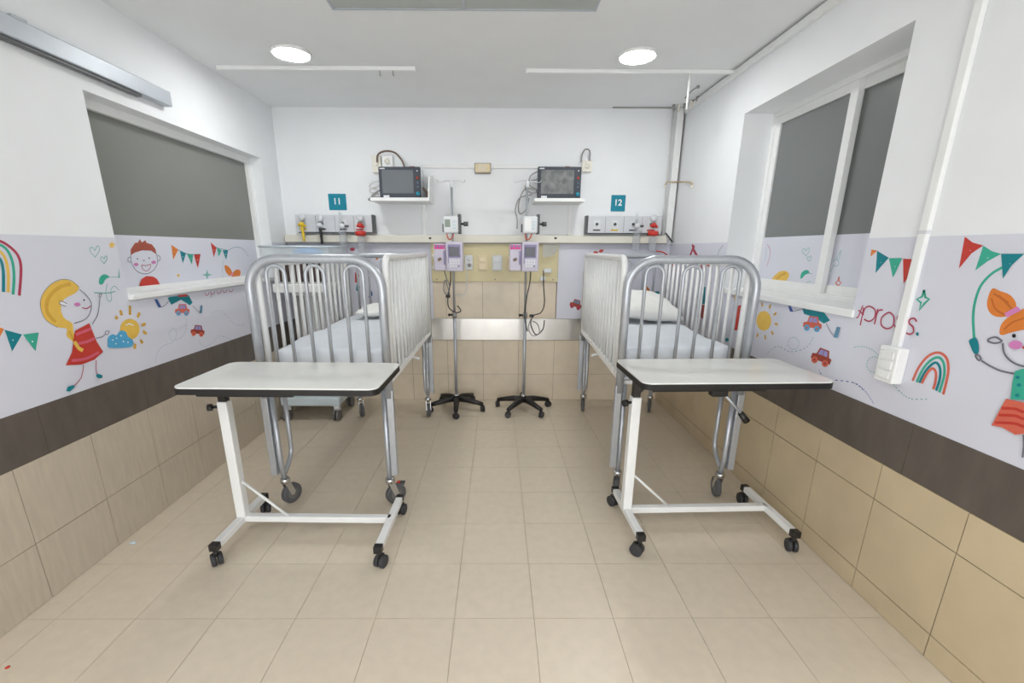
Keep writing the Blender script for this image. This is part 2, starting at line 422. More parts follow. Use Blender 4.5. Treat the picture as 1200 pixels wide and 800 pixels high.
D.line('p_crimson', [(92, 590), (128, 622)], t, False).line('p_crimson', [(122, 558), (92, 632), (78, 640)], t)
D.line('p_crimson', [(128, 572), (118, 630), (104, 692)], t).line('p_crimson', [(125, 612), (140, 575), (170, 565), (204, 590), (200, 640), (165, 665), (130, 650)], t)
D.line('p_crimson', [(222, 582), (212, 635), (200, 686)], t).line('p_crimson', [(214, 625), (230, 592), (258, 590)], t)
D.line('p_crimson', [(290, 608), (250, 640), (248, 690), (285, 714), (325, 695), (332, 640), (310, 610)], t, True, True)
D.line('p_crimson', [(384, 622), (362, 628), (356, 650), (372, 672)], t).line('p_crimson', [(336, 688), (348, 716), (378, 738)], t).line('p_crimson', [(400, 640), (385, 660), (398, 680)], t)
D.line('p_crimson', [(486, 668), (470, 645), (440, 652), (436, 678), (462, 705), (464, 738), (438, 752), (416, 742)], t)
D.dot('p_teal', (491, 750), 10, 12); D.done('lettering', mural_r)
# girl with the rope
D.line('p_green', [(1060, 302), (980, 350), (910, 430), (872, 540), (860, 650), (868, 785)], .008)
D.fill('p_orange', [(988, 446), (1040, 462), (1110, 490), (1150, 550), (1130, 595), (1080, 632), (1010, 632), (965, 595), (955, 530)], True, 3)
D.line('p_darkorange', [(1000, 480), (1060, 520), (1120, 580)], .005).line('p_darkorange', [(985, 510), (1010, 580), (1070, 620)], .005).line('p_darkorange', [(1030, 490), (1100, 540)], .004)
D.fill('p_orange', [(1040, 745), (1050, 690), (1095, 640), (1190, 585), (1260, 570), (1350, 640), (1380, 740), (1300, 720), (1200, 722), (1110, 742), (1062, 756)], True, 3)
D.line('p_darkorange', [(1070, 720), (1130, 670), (1220, 640)], .005)
D.fill('p_pink', [(1072, 612), (1160, 564), (1186, 592), (1092, 638)])
D.at(.2, 1000, 370)
D.fill('p_teal', [(682, 142), (724, 130), (741, 190), (728, 226), (706, 212), (690, 175)], True, 3)
D.line('p_line', [(720, 230), (735, 258), (752, 255), (742, 232)], .005, True, True).line('p_line', [(755, 262), (800, 290), (870, 322), (950, 338)], .005)
D.line('p_line', [(880, 160), (890, 218), (930, 265), (1000, 295), (1080, 290), (1150, 250), (1170, 170)], .005)
D.line('p_line', [(880, 148), (840, 125), (800, 135), (798, 150), (835, 160), (875, 152)], .005)
D.dot('p_black', (948, 117), 12, 12).dot('p_pink', (957, 170), 40, 26).dot('p_black', (1080, 117), 12, 12).line('p_red', [(1000, 180), (1020, 195), (1045, 182)], .005)
D.fill('p_green', [(930, 488), (940, 390), (955, 325), (1000, 310), (1090, 315), (1110, 380), (1120, 500)])
for c in [(972, 360), (980, 405), (970, 465), (1030, 380), (1040, 440)]: D.dot('p_teal', c, 13, 10)
D.fill('p_coral', [(905, 485), (1010, 508), (1120, 500), (1200, 560), (1230, 640), (1120, 690), (1020, 690), (960, 696), (880, 652), (820, 642)])
for y in (540, 580, 625): D.line('p_red', [(905-(y-485)*.45, y), (960, y+5), (1010, y+22), (1080, y+8), (1150, y+20)], .008)
D.line('p_line', [(1010, 695), (1012, 760), (1005, 830)], .005)
D.done('girl_drawing', mural_r)
rainbow(D, .0085, [('p_coral', [(348, 380), (385, 300), (440, 235), (500, 215), (545, 245), (558, 310), (545, 390), (527, 460)]), ('p_green', [(372, 388), (410, 310), (455, 260), (500, 243), (530, 275), (535, 340), (520, 400), (505, 448)]),
                   ('p_teal', [(388, 392), (420, 330), (460, 285), (490, 275), (510, 310), (508, 370), (487, 438)]), ('p_coral', [(402, 396), (435, 335), (465, 308), (485, 330), (483, 385), (470, 430)])], mural_r)
D.dash('p_mint', [(0, 185), (60, 180), (120, 205), (160, 250), (185, 310)], .004).dash('p_mint', [(125+46*math.cos(a*PI/4), 285+46*math.sin(a*PI/4)) for a in range(8)], .004, True, 2, 4).done('dashed_trail', mural_r)
D.dash('p_mint', [(225, 385), (280, 450), (340, 485), (440, 487)], .004).done('dashed_trail', mural_r)
D.dash('p_navy', [(8, 393), (60, 430), (95, 475), (120, 515)], .004).done('dashed_trail', mural_r)
D.at(.3624, 880, 250)
D.dash('p_navy', [(220, 505), (240, 535), (290, 540), (340, 550), (365, 573)], .004, False, 2, 6).done('dashed_trail', mural_r)
D.dash('p_steel', [(50, 455), (85, 430), (130, 447), (180, 432), (203, 398)], .003).dash('p_steel', [(138+18*math.cos(a*PI/3), 420+20*math.sin(a*PI/3)) for a in range(6)], .003, True)
D.done('dashed_trail', mural_r)
D.dot('p_yellow', (42, 347), 24, 32, 18)
for a in range(10):
    q = a*PI/5+.2; D.line('p_gold', [(42+36*math.cos(q), 347+46*math.sin(q)), (42+46*math.cos(q), 347+60*math.sin(q))], .012, False)
D.done('sun_drawing', mural_r)
D.fill('p_teal', [(166, 306), (180, 310), (236, 318), (256, 346), (236, 356), (205, 335), (172, 325)])
little_car(D, 200, 355, 30, 'p_coral', 'p_lilac', 'p_blue', .12)
D.line('p_line', [(133, 318), (150, 314), (170, 308)], .003).fill('p_navy', [(122, 298), (130, 297), (138, 316), (128, 318)]).line('p_line', [(245, 355), (256, 378), (268, 394)], .003).fill('p_steel', [(268, 400), (280, 366), (292, 368), (282, 402)])
D.done('flying_car_drawing', mural_r)
little_car(D, 230, 462, 33, 'p_rust', 'p_lilac', 'p_coral', .35); D.done('car_drawing', mural_r)
# glimpses between window and corner
D.at(1, 0, 0)
D.fill('p_crimson', [(808, 299), (812, 288), (814, 292), (818, 299), (815, 299), (812, 294), (810, 299)]).line('p_crimson', [(811, 287), (814, 290)], .02, False).done('figure_drawing', mural_r)
D.fill('p_red', [(817, 312), (823, 310), (823, 318), (818, 318)]).done('cheek_drawing', mural_r)
D.fill('p_red', [(828, 305), (832, 304), (832, 312), (828, 312)]).done('cheek_drawing', mural_r)
D.fill('p_teal', [(817, 336), (827, 336), (826, 356), (817, 357)]).fill('p_rust', [(815, 357), (826, 357), (824, 374), (816, 366)])
D.done('boy_drawing', mural_r)
D.fill('p_red', [(865, 358), (871, 357), (876, 386), (860, 387)]).fill('p_yellow', [(860, 345), (864, 343), (864, 358), (861, 358)]).done('dress_drawing', mural_r)
D.line('p_line', [(842, 345), (846, 352), (843, 358)], .006).done('stroke_drawing', mural_r)
D.dot('p_teal', (852, 398), 2.2).done('shoe_drawing', mural_r)
D.line('p_line', [(848, 287), (843, 293), (841, 300)], .004); D.done('stroke_drawing', mural_r)

mural_bl = G().span((XL+VT+.002, YB-VT, ZB1+.001), (-.5615, YB-.0006, ZP)).build('mural_panel', 'vinyl')
tag(mural_bl, 'printed mural strip on back wall behind crib of sign eleven', 'mural')
D = Print(1, YB-VT, (0, -1, 0), 1, 0, 0)
flags(D, mural_bl, [('p_orange', [(439, 299), (447, 299), (441, 305)]), ('p_teal', [(449, 299), (456, 301), (452, 306)]), ('p_green', [(458, 302), (464, 303), (461, 308)]), ('p_red', [(468, 303), (476, 303), (472, 309)])], [(438, 298), (452, 299), (478, 302)], .003, False)
D.fill('p_red', [(416, 319), (421, 322), (419, 331), (416, 331)]).fill('p_teal', [(418, 333), (422, 336), (421, 342), (417, 340)]).done('boy_drawing', mural_bl)
D.line('p_navy', [(434, 340), (436, 345), (432, 348)], .012); D.done('stroke_drawing', mural_bl)
D.fill('p_red', [(343, 355), (347, 358), (346, 366), (343, 366)]).done('dot_drawing', mural_bl)
D.dot('p_crimson', (413, 292), 3, 2); D.done('dot_drawing', mural_bl)
mural_br = G().span((.5215, YB-VT, ZB1+.001), (XR-VT-.002, YB-.0006, ZP)).build('mural_panel', 'vinyl')
tag(mural_br, 'printed mural strip on back wall behind crib of sign twelve', 'mural')
little_car(D, 675, 356, 7, 'p_rust', 'p_steel', 'p_crimson', .3); D.done('car_drawing', mural_br)
D.fill('p_red', [(694, 297), (697, 294), (701, 295), (700, 298)]).fill('p_red', [(701, 295), (704, 292), (708, 293), (705, 296)]).done('bird_drawing', mural_br)
D.fill('p_red', [(688, 304), (694, 304), (692, 312)]).done('flag_drawing', mural_br)
D.fill('p_red', [(706, 304), (712, 304), (709, 314)]); D.done('flag_drawing', mural_br)
D.fill('p_orange', [(754, 338), (758, 335), (762, 340), (757, 343)]).done('hair_drawing', mural_br)
D.fill('p_teal', [(764, 342), (772, 341), (774, 350), (767, 348)]); D.done('flag_drawing', mural_br)

# ---------------------------------------------------------------- windows
def film(parent, x, y0, y1, z0, z1, sgn):
    return G().span((x, y0, z0), (x+sgn*.0015, y1, z1)).build('printed_film', 'vinyl', parent)
w1 = bpy.data.objects.new('window_1', None); COL.objects.link(w1); w1.location = (0, 0, 0); struct(w1)
fx = XL-.095
y0, y1, z0, z1 = LW
fr = .042
G().span((fx-.04, y0, z1-fr), (fx+.012, y1, z1)).span((fx-.04, y0, z0), (fx+.012, y1, z0+fr)).span((fx-.04, y0, z0+fr), (fx+.012, y0+fr, z1-fr)).span((fx-.04, y1-fr, z0+fr), (fx+.012, y1, z1-fr)).build('window_frame', 'white_paint', w1)
G().span((fx-.02, y0+fr, z0+fr), (fx-.012, y1-fr, z1-fr)).build('pane', 'frosted_glass', w1)
zf = pix(200, 277.5, 0, fx-.012).z
f1 = film(w1, fx-.012, y0+fr, y1-fr, z0+fr, zf, 1)
G().span((fx+.012, y0, z0-.006), (XL+.026, y1+.12, z0+.02), .004).build('window_sill', 'white_paint', w1)
D = Print(0, fx-.0105, (1, 0, 0), .175, 100, 260)
D.fill('p_brown', [(303, 222), (302, 185), (325, 150), (335, 138), (350, 140), (364, 114), (378, 138), (400, 122), (410, 140), (445, 150), (468, 180), (476, 217), (440, 192), (380, 190), (330, 205)])
D.line('p_line', [(303, 215), (308, 270), (340, 325), (395, 348), (450, 328), (482, 275), (476, 212)], .0035)
D.line('p_line', [(303, 235), (287, 240), (285, 262), (308, 272)], .003).line('p_line', [(480, 225), (500, 232), (498, 255), (484, 262)], .003)
D.dot('p_pink', (338, 284), 16, 11).dot('p_pink', (456, 270), 16, 11).dot('p_black', (347, 247), 4, 5).dot('p_black', (424, 242), 4, 5).line('p_line', [(382, 252), (388, 262), (395, 255)], .003)
D.line('p_crimson', [(375, 290), (405, 292), (435, 284), (425, 318), (400, 328), (380, 312)], .003, True, True)
D.fill('p_red', [(356, 425), (375, 380), (405, 362), (450, 365), (475, 380), (497, 418), (476, 432), (484, 466), (400, 471), (392, 440)]); D.done('boy_drawing', f1)
flags(D, f1, [('p_orange', [(575, 153), (622, 185), (588, 252)]), ('p_teal', [(632, 193), (672, 212), (652, 277)]), ('p_green', [(680, 215), (720, 217), (712, 284)]), ('p_red', [(725, 220), (770, 214), (752, 307)])], [(575, 155), (625, 188), (690, 215), (768, 216)], .0035)
flags(D, f1, [('p_red', [(838, 136), (878, 172), (860, 237)]), ('p_green', [(880, 172), (912, 190), (892, 232)]), ('p_teal', [(918, 190), (955, 188), (942, 252)])], [(838, 138), (880, 172), (955, 190)], .0035)
D.line('p_steel', [(953, 190), (1010, 167), (1060, 185), (1092, 230)], .003).line('p_mint', [(925, 252), (917, 330), (928, 402)], .003)
D.fill('p_orange', [(932, 290), (962, 302), (984, 343), (965, 360), (940, 332)], True, 3).fill('p_orange', [(976, 398), (984, 345), (1013, 318), (1038, 330), (1030, 368), (1000, 402)], True, 3).fill('p_pink', [(972, 350), (985, 338), (990, 350), (978, 360)]); D.done('hair_bow_drawing', f1)
star(D, 815, 354, 36, 'p_mint', .3, 4); star(D, 622, 358, 14, 'p_yellow'); D.done('star_drawing', f1)
for i, x in enumerate((612, 648, 690, 728, 768)):
    y = 440-4*i; D.line('p_crimson', [(x, y+6), (x+4, y-8), (x+18, y-10), (x+28, y+2)], .0035)
D.done('lettering', f1)

w2 = bpy.data.objects.new('window_2', None); COL.objects.link(w2); struct(w2)
y0, y1, z0, z1 = RW; fx = XR+.175; ym = 2.325; o_ = .028; st = .042
gg = G()
for a, b in (((y0, z1-o_), (y1, z1)), ((y0, z0), (y1, z0+o_)), ((y0, z0+o_), (y0+o_, z1-o_)), ((y1-o_, z0+o_), (y1, z1-o_))):
    gg.span((fx, a[0], a[1]), (fx+.07, b[0], b[1]))
gg.build('window_frame', 'white_paint', w2)
zf = pix(940, 276.5, 0, fx+.03).z
films = []
for (a, b, x) in ((ym-.04, y1-o_, fx+.008), (y0+o_, ym+.012, fx+.034)):
    zb, zt = z0+o_, z1-o_
    gg = G().span((x, a, zt-st), (x+.024, b, zt)).span((x, a, zb), (x+.024, b, zb+st)).span((x, a, zb+st), (x+.024, a+st*1.15, zt-st)).span((x, b-st, zb+st), (x+.024, b, zt-st))
    sash = gg.build('sash', 'white_paint', w2)
    G().span((x+.01, a+st*1.15, zb+st), (x+.014, b-st, zt-st)).build('pane', 'frosted_glass_dark', sash)
    films.append(film(w2, x+.01, a+st*1.15, b-st, zb+st, zf, -1))
G().span((XR-.014, y0-.012, z0-.028), (fx, y1, z0+.003), .003).build('window_sill', 'white_paint', w2)
D = Print(0, fx+.0165, (-1, 0, 0), .15, 880, 260)
heart(D, 432, 235, 30); heart(D, 458, 288, 20); D.done('heart_drawing', films[0])
D.fill('p_green', [(388, 440), (392, 405), (415, 380), (445, 376), (456, 398), (425, 412), (400, 440)], True, 3).line('p_mint', [(456, 400), (480, 405)], .003).line('p_mint', [(435, 475), (455, 465), (472, 462)], .003); D.done('brush_drawing', films[0])
D.fill('p_yellow', [(165, 460), (185, 420), (230, 385), (275, 383), (298, 405), (290, 440), (260, 462)], True, 3).line('p_gold', [(200, 445), (240, 415), (275, 400)], .014); D.done('hair_drawing', films[0])
D.line('p_crimson', [(128, 175), (150, 215), (148, 270), (125, 345)], .003).line('p_mint', [(120, 195), (118, 260), (110, 300)], .003); D.done('stroke_drawing', films[0])
D = Print(0, fx+.0425, (-1, 0, 0), .15, 880, 260)
D.line('p_mint', [(665, 290), (690, 245), (703, 225), (690, 285), (668, 292)], .003).line('p_mint', [(640, 310), (670, 292), (688, 320), (670, 345), (645, 340), (625, 390)], .003); D.done('stroke_drawing', films[1])
D.line('p_coral', [(690, 425), (688, 460), (705, 475), (688, 495), (680, 503), (672, 485), (660, 475), (678, 460), (690, 425)], .006, False); D.done('star_drawing', films[1])

# ---------------------------------------------------------------- ceiling fittings
def ceiling_lamp(x, y, label):
    t = thing('ceiling_lamp', label, 'lamp', (x, y, H), 0, 'round ceiling lamps')
    G().lathe((0, 0, 0), [(.108, 0), (.108, -.008), (.1015, -.0155), (.1, -.0155), (.1, -.004)], 32).build('trim_ring', 'white_paint', t)
    G().lathe((0, 0, 0), [(.099, -.004), (.099, -.011), (.06, -.0125), (.001, -.013)], 32).build('diffuser', 'lamp_glow', t)
ceiling_lamp(-1.168, 2.886, 'lit round ceiling lamp on the side of the wide window with one pane')
ceiling_lamp(.797, 2.895, 'lit round ceiling lamp on the side of the two-sash window')
for x in (-.72, .4):  # unseen lamps added behind the camera to brighten the room
    for y in (-.45,): ceiling_lamp(x, y, 'lit round ceiling lamp added out of view behind the camera')
def track(x0, x1, y, label):
    t = thing('curtain_track', label, 'curtain track', (0, y, H), 0)
    G().span((x0, -.012, -.022), (x1, .012, 0), .003).build('rail', 'white_paint', t)
    for x in (x0, x1): G().span((x-.006, -.015, -.026), (x+.006, .015, 0), .002).build('end_cap', 'white_paint', t)
    return t
tl = track(-1.70, -.505, 3.085, 'white ceiling curtain track above crib of sign eleven')
for x in (-.72, -.64): G().tube([(x, 0, -.02), (x, 0, -.045), (x+.008, 0, -.05)], .003, 6).build('hook', 'cable_grey', tl)
tr = track(.179, XR-.01, 3.11, 'white ceiling curtain track above crib of sign twelve')
zr = pix(802, 128, 1, 3.11).z
G().tube([(1.19, 0, -.02), (1.19, 0, zr-H)], .007, 8).build('drop_rod', 'white_paint', tr)
t = thing('ceiling_panel_light', 'unlit grey rectangular ceiling light with two panels', 'lamp', (-.153, 2.1, H))
G().span((-.607, -.3, -.012), (.607, -.29, 0)).span((-.607, .29, -.012), (.607, .3, 0)).span((-.607, -.29, -.012), (-.597, .29, 0)).span((.597, -.29, -.012), (.607, .29, 0)).span((-.006, -.29, -.012), (.006, .29, 0)).build('frame', 'grey_metal', t)
for a, b in ((-.597, -.006), (.006, .597)): G().span((a, -.29, -.008), (b, .29, 0)).build('diffuser', 'light_panel', t)
t = thing('ceiling_wire', 'thin grey wire stapled along ceiling near the corner pipe', 'wire', (0, 0, 0))
G().tube([pix(718, 126, 2, H-.006), pix(760, 126.2, 2, H-.006), pix(789, 126.4, 2, H-.006)], .004, 6).build('wire_run', 'cable_grey', t)
G().tube([pix(803, 115, 2, H-.004), pix(811, 106, 2, H-.004), pix(818, 101.5, 2, H-.004)], .004, 6).ball(pix(818, 101.5, 2, H-.006), .012, 8).build('wire_end', 'cable_grey', t)
t = thing('pipe_fitting', 'cluster of cream pipe fittings at ceiling corner', 'pipe', (1.42, 3.8, H))
for k, (dx, dy) in enumerate(((-.07, -.01), (-.035, -.02), (0, -.04), (.02, -.12), (.03, -.2))):
    G().cyl((dx, dy, 0), (dx, dy, -.03-.012*(k % 2)), .011, 10).build('fitting', 'cream' if k % 2 else 'cable_grey', t)

# ---------------------------------------------------------------- trunking and conduits
tag(G().span((XR-.028, YF, H-.045), (XR, YB-.06, H-.012), .003).build('ceiling_trunking', 'white_paint'), 'white plastic cable trunking along top of window wall', 'trunking')
t = thing('corner_pipe', 'white boxed pipe running down back wall corner from ceiling', 'pipe', (1.435, YB, 1.43))
G().span((-.03, -.045, 0), (.022, 0, H-1.43)).build('casing', 'white_paint', t)
G().span((.0225, -.03, 0), (.029, -.0, H-1.43)).build('gap_shade_strip', 'brown_wire', t)  # dark strip paints in the shade of the gap beside the casing
G().tube([(-.055, -.03, 0), (-.055, -.03, H-1.43)], .008, 8).build('thin_pipe', 'cable_white', t)
t = thing('coat_hook', 'tan metal double hook bar in the back corner', 'hook', (1.43, YB-.05, 1.87))
a = Vector(t.location)
q = [pix(779, 218, 1, YB-.055), pix(781, 213.5, 1, YB-.055), pix(797, 213, 1, YB-.055), pix(801.5, 213, 0, XR-.01), pix(808, 213.5, 0, XR-.03), pix(811, 215, 0, XR-.03), pix(810.5, 219, 0, XR-.03)]
G().tube([p-a for p in q], .006, 8).build('bar', 'brass', t)
G().ball(q[0]-a, .011, 8).build('hook_tip', 'cream', t); G().ball(q[-1]-a, .011, 8).build('hook_tip', 'cream', t)
tag(G().tube([pix(780, 273, 1, YB-.07), pix(784, 278, 1, YB-.07), pix(788, 283.5, 1, YB-.07)], .006, 6).build('cable_stub', 'cable_black'), 'short black cable end beside the corner pipe', 'cable')
# conduit with box on right wall
t = thing('wall_conduit', 'white vertical conduit running down window wall to switch box', 'conduit', (XR, 1.578, .9))
G().span((-.018, -.016, .105), (0, .016, 1.4), .003).build('channel', 'white_paint', t)
for z in (.5, 1.3): G().span((-.019, -.017, z), (0, .017, z+.012)).build('clip', 'panel_grey', t)
t = thing('switch_box', 'white wall switch box below the conduit on mural', 'switch', (XR-VT, 1.567, .875))
G().span((-.04, -.04, 0), (0, .04, .132), .004).build('body', 'white_paint', t)
for k in range(3): G().span((-.045, -.026, .016+k*.036), (-.04, .026, .045+k*.036), .0015).build('rocker', 'enamel', t)
# grey rail on left wall
t = thing('wall_rail', 'long grey metal rail mounted high on left wall', 'rail', (XL, 0, 2.05))
q = pix(200, 116, 0, XL+.04)
z0, z1 = pix(200, 124.5, 0, XL+.045).z-2.05, pix(200, 108, 0, XL+.045).z-2.05
G().span((0, -1.2, z0), (.045, q.y, z1), .004).build('housing', 'grey_metal', t)
G().span((.006, -1.2, z0-.012), (.034, q.y-.2, z0), .002).build('slot', 'dark_grey', t)
qq = pix(25, 31, 0, XL+.03); G().span((.005, qq.y-.03, z1), (.03, qq.y+.03, z1+.015), .003).build('clip', 'grey_metal', t)

# ---------------------------------------------------------------- back wall fittings
tag(G().span((XL+TT+.002, YB-.012, ZB0+.001), (XR-TT-.002, YB-.0006, ZB1-.001), .002).build('bumper_strip', 'steel'), 'wide stainless steel bumper strip along back wall', 'bumper strip')
t = thing('rail_trunking', 'long cream trunking rail across back wall below the outlet panels', 'trunking', (0, YB, ZP))
G().span((XL+TT, -.05, .006), (1.42, 0, .066), .004).build('cover', 'cream', t)
G().span((XL+TT, -.046, -.002), (1.42, 0, .006)).build('bottom_strip', 'cable_grey', t)
for u in (504, 651): 
    p = pix(u, 279, 1, YB-.05); G().ball((p.x, -.05, p.z-ZP), .008, 8, (1.4, .4, 1)).build('screw', 'cable_black', t)
t = thing('headwall_panel', 'beige wiring panel on back wall between the cribs', 'panel', (-.02, YB, 1.076))
G().span((-.543, -.02, 0), (.54, 0, ZP-1.076-.002), .003).build('board', 'beige_panel', t)
for x in (-.5, 0, .5): G().ball((x, -.02, .02), .006, 8, (1, .4, 1)).build('screw', 'cable_grey', t)
def plate(name, label, u0, v0, u1, v1, m, kind):
    yy = YB-.0205
    a, b = pix(u0, v1, 1, yy), pix(u1, v0, 1, yy)
    w, h = b.x-a.x, b.z-a.z
    t = thing(name, label, 'socket' if kind == 's' else 'switch', ((a.x+b.x)/2, yy, a.z))
    G().span((-w/2, -.012, 0), (w/2, 0, h), .005).build('cover_plate', m, t)
    if kind == 's':
        G().lathe((.004, -.012, h*.32), [(.016, 0), (.016, -.012), (.012, -.016), (.002, -.016)], 14, 'Y').build('plug', 'cable_grey', t)
        G().lathe((0, -.012, h*.72), [(.014, 0), (.014, -.002), (.002, -.002)], 14, 'Y').build('outlet', 'panel_grey', t)
    else:
        G().span((-w*.36, -.02, h*.58), (w*.36, -.012, h*.92), .004).build('rocker', m, t)
        G().span((-w*.36, -.018, h*.08), (w*.36, -.012, h*.5), .004).build('rocker', m, t)
    return t
plate('wall_socket', 'white socket plate with plug beside the violet pump of sign eleven', 545, 299, 554, 316, 'device_white', 's')
plate('wall_switch', 'cream switch plate on beige panel, beside the white socket', 560.5, 299, 571, 317, 'cream_plastic', 'w')
plate('wall_switch', 'white switch plate in the middle of the beige panel', 577, 299, 588.5, 317, 'device_white', 'w')
plate('wall_switch', 'cream switch plate half behind the violet pump of sign twelve', 594, 299, 605, 317, 'cream_plastic', 'w')
p = pix(641, 316, 1, YB-.03)
for (u, v, w_) in ((641.5, 317, .07), (636, 326.5, .045)):
    p = pix(u, v, 1, YB-.036)
    tag(G().span((p.x-w_/2, YB-.05, p.z-.018), (p.x+w_/2, YB-.0203, p.z+.018), .006).build('power_plug', 'device_white'), 'long white power plug on beige panel' if w_ > .05 else 'short white power plug below another plug on beige panel', 'plug')
# handset at the panel edge
p = pix(508, 300, 1, YB-.04)
tag(G().tube(smooth([(p.x-.005, YB-.03, p.z+.01), (p.x+.012, YB-.045, p.z-.02), (p.x+.012, YB-.045, p.z-.07), (p.x-.008, YB-.03, p.z-.105)], 4), .015, 10).build('call_handset', 'cream'), 'cream nurse-call handset hanging at beige panel edge', 'handset')
# clear bag behind the pump of sign twelve
p = pix(643, 292, 1, YB-.04)
t = thing('plastic_bag', 'limp translucent plastic bag hanging below trunking near sign twelve pump', 'bag', (p.x, YB-.045, 1.25))
G().poly([(-.05, 0, .135), (.075, 0, .135), (.07, 0, .08), (.035, 0, .045), (-.02, 0, .03), (-.05, 0, .04)], (0, -1, 0), .02).build('film', 'clear_dark', t)
# call light and raceway
p = pix(565.5, 203, 1, YB-.03)
t = thing('call_light', 'amber ribbed nurse-call light box on back wall', 'call light', (-.12, YB, 1.936))
G().span((-.066, -.012, 0), (.066, 0, .082), .004).build('base', 'cable_grey', t)
G().span((-.062, -.042, .006), (.062, -.012, .076), .012, 3).build('lens', 'cream_plastic', t)
for k in range(5): G().span((-.032+k*.014, -.046, .01), (-.026+k*.014, -.04, .072), .001).build('rib', 'cream', t)
for a, b, lab in ((-.60, -.187, 'thin white raceway from call light to monitor of sign eleven'), (-.054, .34, 'thin white raceway from call light to monitor of sign twelve')):
    tag(G().span((a, YB-.014, 1.978), (b, YB, 2.002), .002).build('raceway', 'white_paint'), lab, 'raceway')
def text_mesh(s, size, m, parent, loc, name='number'):
    cu = bpy.data.curves.new(name, 'FONT'); cu.body = s; cu.size = size; cu.align_x = 'CENTER'; cu.align_y = 'CENTER'; cu.extrude = .0006; cu.offset = size*.02
    o = bpy.data.objects.new(name, cu); COL.objects.link(o)
    dg = bpy.context.evaluated_depsgraph_get(); me = bpy.data.meshes.new_from_object(o.evaluated_get(dg))
    bpy.data.objects.remove(o); me.materials.clear(); me.materials.append(MATS[m])
    me.transform(Matrix.Rotation(PI/2, 4, 'X'))
    return link(name, me, parent, loc)
def sign(u0, v0, u1, v1, s, label):
    a, b = pix(u0, v1, 1, YB-.004), pix(u1, v0, 1, YB-.004); w, h = (b.x-a.x)/2, b.z-a.z
    t = thing('number_sign', label, 'sign', ((a.x+b.x)/2, YB, a.z))
    G().span((-w, -.005, 0), (w, 0, h), .001).build('plate', 'sign_teal', t)
    text_mesh(s, .068, 'sign_white', t, (-.002, -.0055, h*.52))
sign(386, 227, 405, 246, '11', 'square teal sign with white number eleven')
sign(715.5, 228.5, 733.5, 247.5, '12', 'square teal sign with white number twelve')

# gas outlet panels
def outlet_panel(x0, x1, end_dark, label, outs):
    z0, z1 = 1.472, 1.612
    t = thing('gas_outlet_panel', label, 'outlet panel', ((x0+x1)/2, YB, z0)); w = (x1-x0)/2; h = z1-z0
    G().span((-w, -.075, .006), (w, 0, h), .004).build('housing', 'panel_grey', t)
    G().span((-w, -.07, 0), (w, 0, .006)).build('bottom_rail', 'dark_grey', t)
    for s_ in (-1, 1):
        q = s_*w
        G().span((q-.008, -.08, 0), (q+.008, 0, h+.003), .002).build('end_cap', 'dark_grey' if s_ == end_dark else 'panel_grey', t)
    for i, (x, lab) in enumerate(outs):
        o = G().span((x-.028, -.079, .035), (x+.028, -.075, .105), .001).build('gas_outlet', 'device_white', t, None)
        G().lathe((x, -.079, .075), [(.012, 0), (.012, -.008), (.006, -.01), (.001, -.01)], 12, 'Y').build('valve', 'dark_grey', o)
        G().span((x-.03, -.0795, .024), (x+.03, -.0755, .034)).build('label_strip', lab, o)
    for i in range(1, 4):
        x = -w+2*w*i/4; G().span((x-.0015, -.0765, .012), (x+.0015, -.074, h-.006)).build('seam', 'cable_grey', t)
    return t
a0, a1 = pix(348, 262, 1, YB-.075).x, pix(437, 262, 1, YB-.075).x
outlet_panel(a0, a1, 1, 'grey gas outlet panel on back wall below sign eleven', [(pix(u, 262, 1, YB-.075).x-(a0+a1)/2, m) for u, m in ((355, 'yellow'), (377, 'cable_black'), (402, 'dark_grey'), (421, 'red'))])
b0, b1 = pix(688, 262, 1, YB-.075).x, pix(774, 262, 1, YB-.075).x
outlet_panel(b0, b1, -1, 'grey gas outlet panel on back wall below sign twelve', [(pix(u, 262, 1, YB-.075).x-(b0+b1)/2, m) for u, m in ((699.5, 'dark_grey'), (720.5, 'yellow'), (742, 'dark_grey'), (763, 'red'))])
YO = YB-.0905
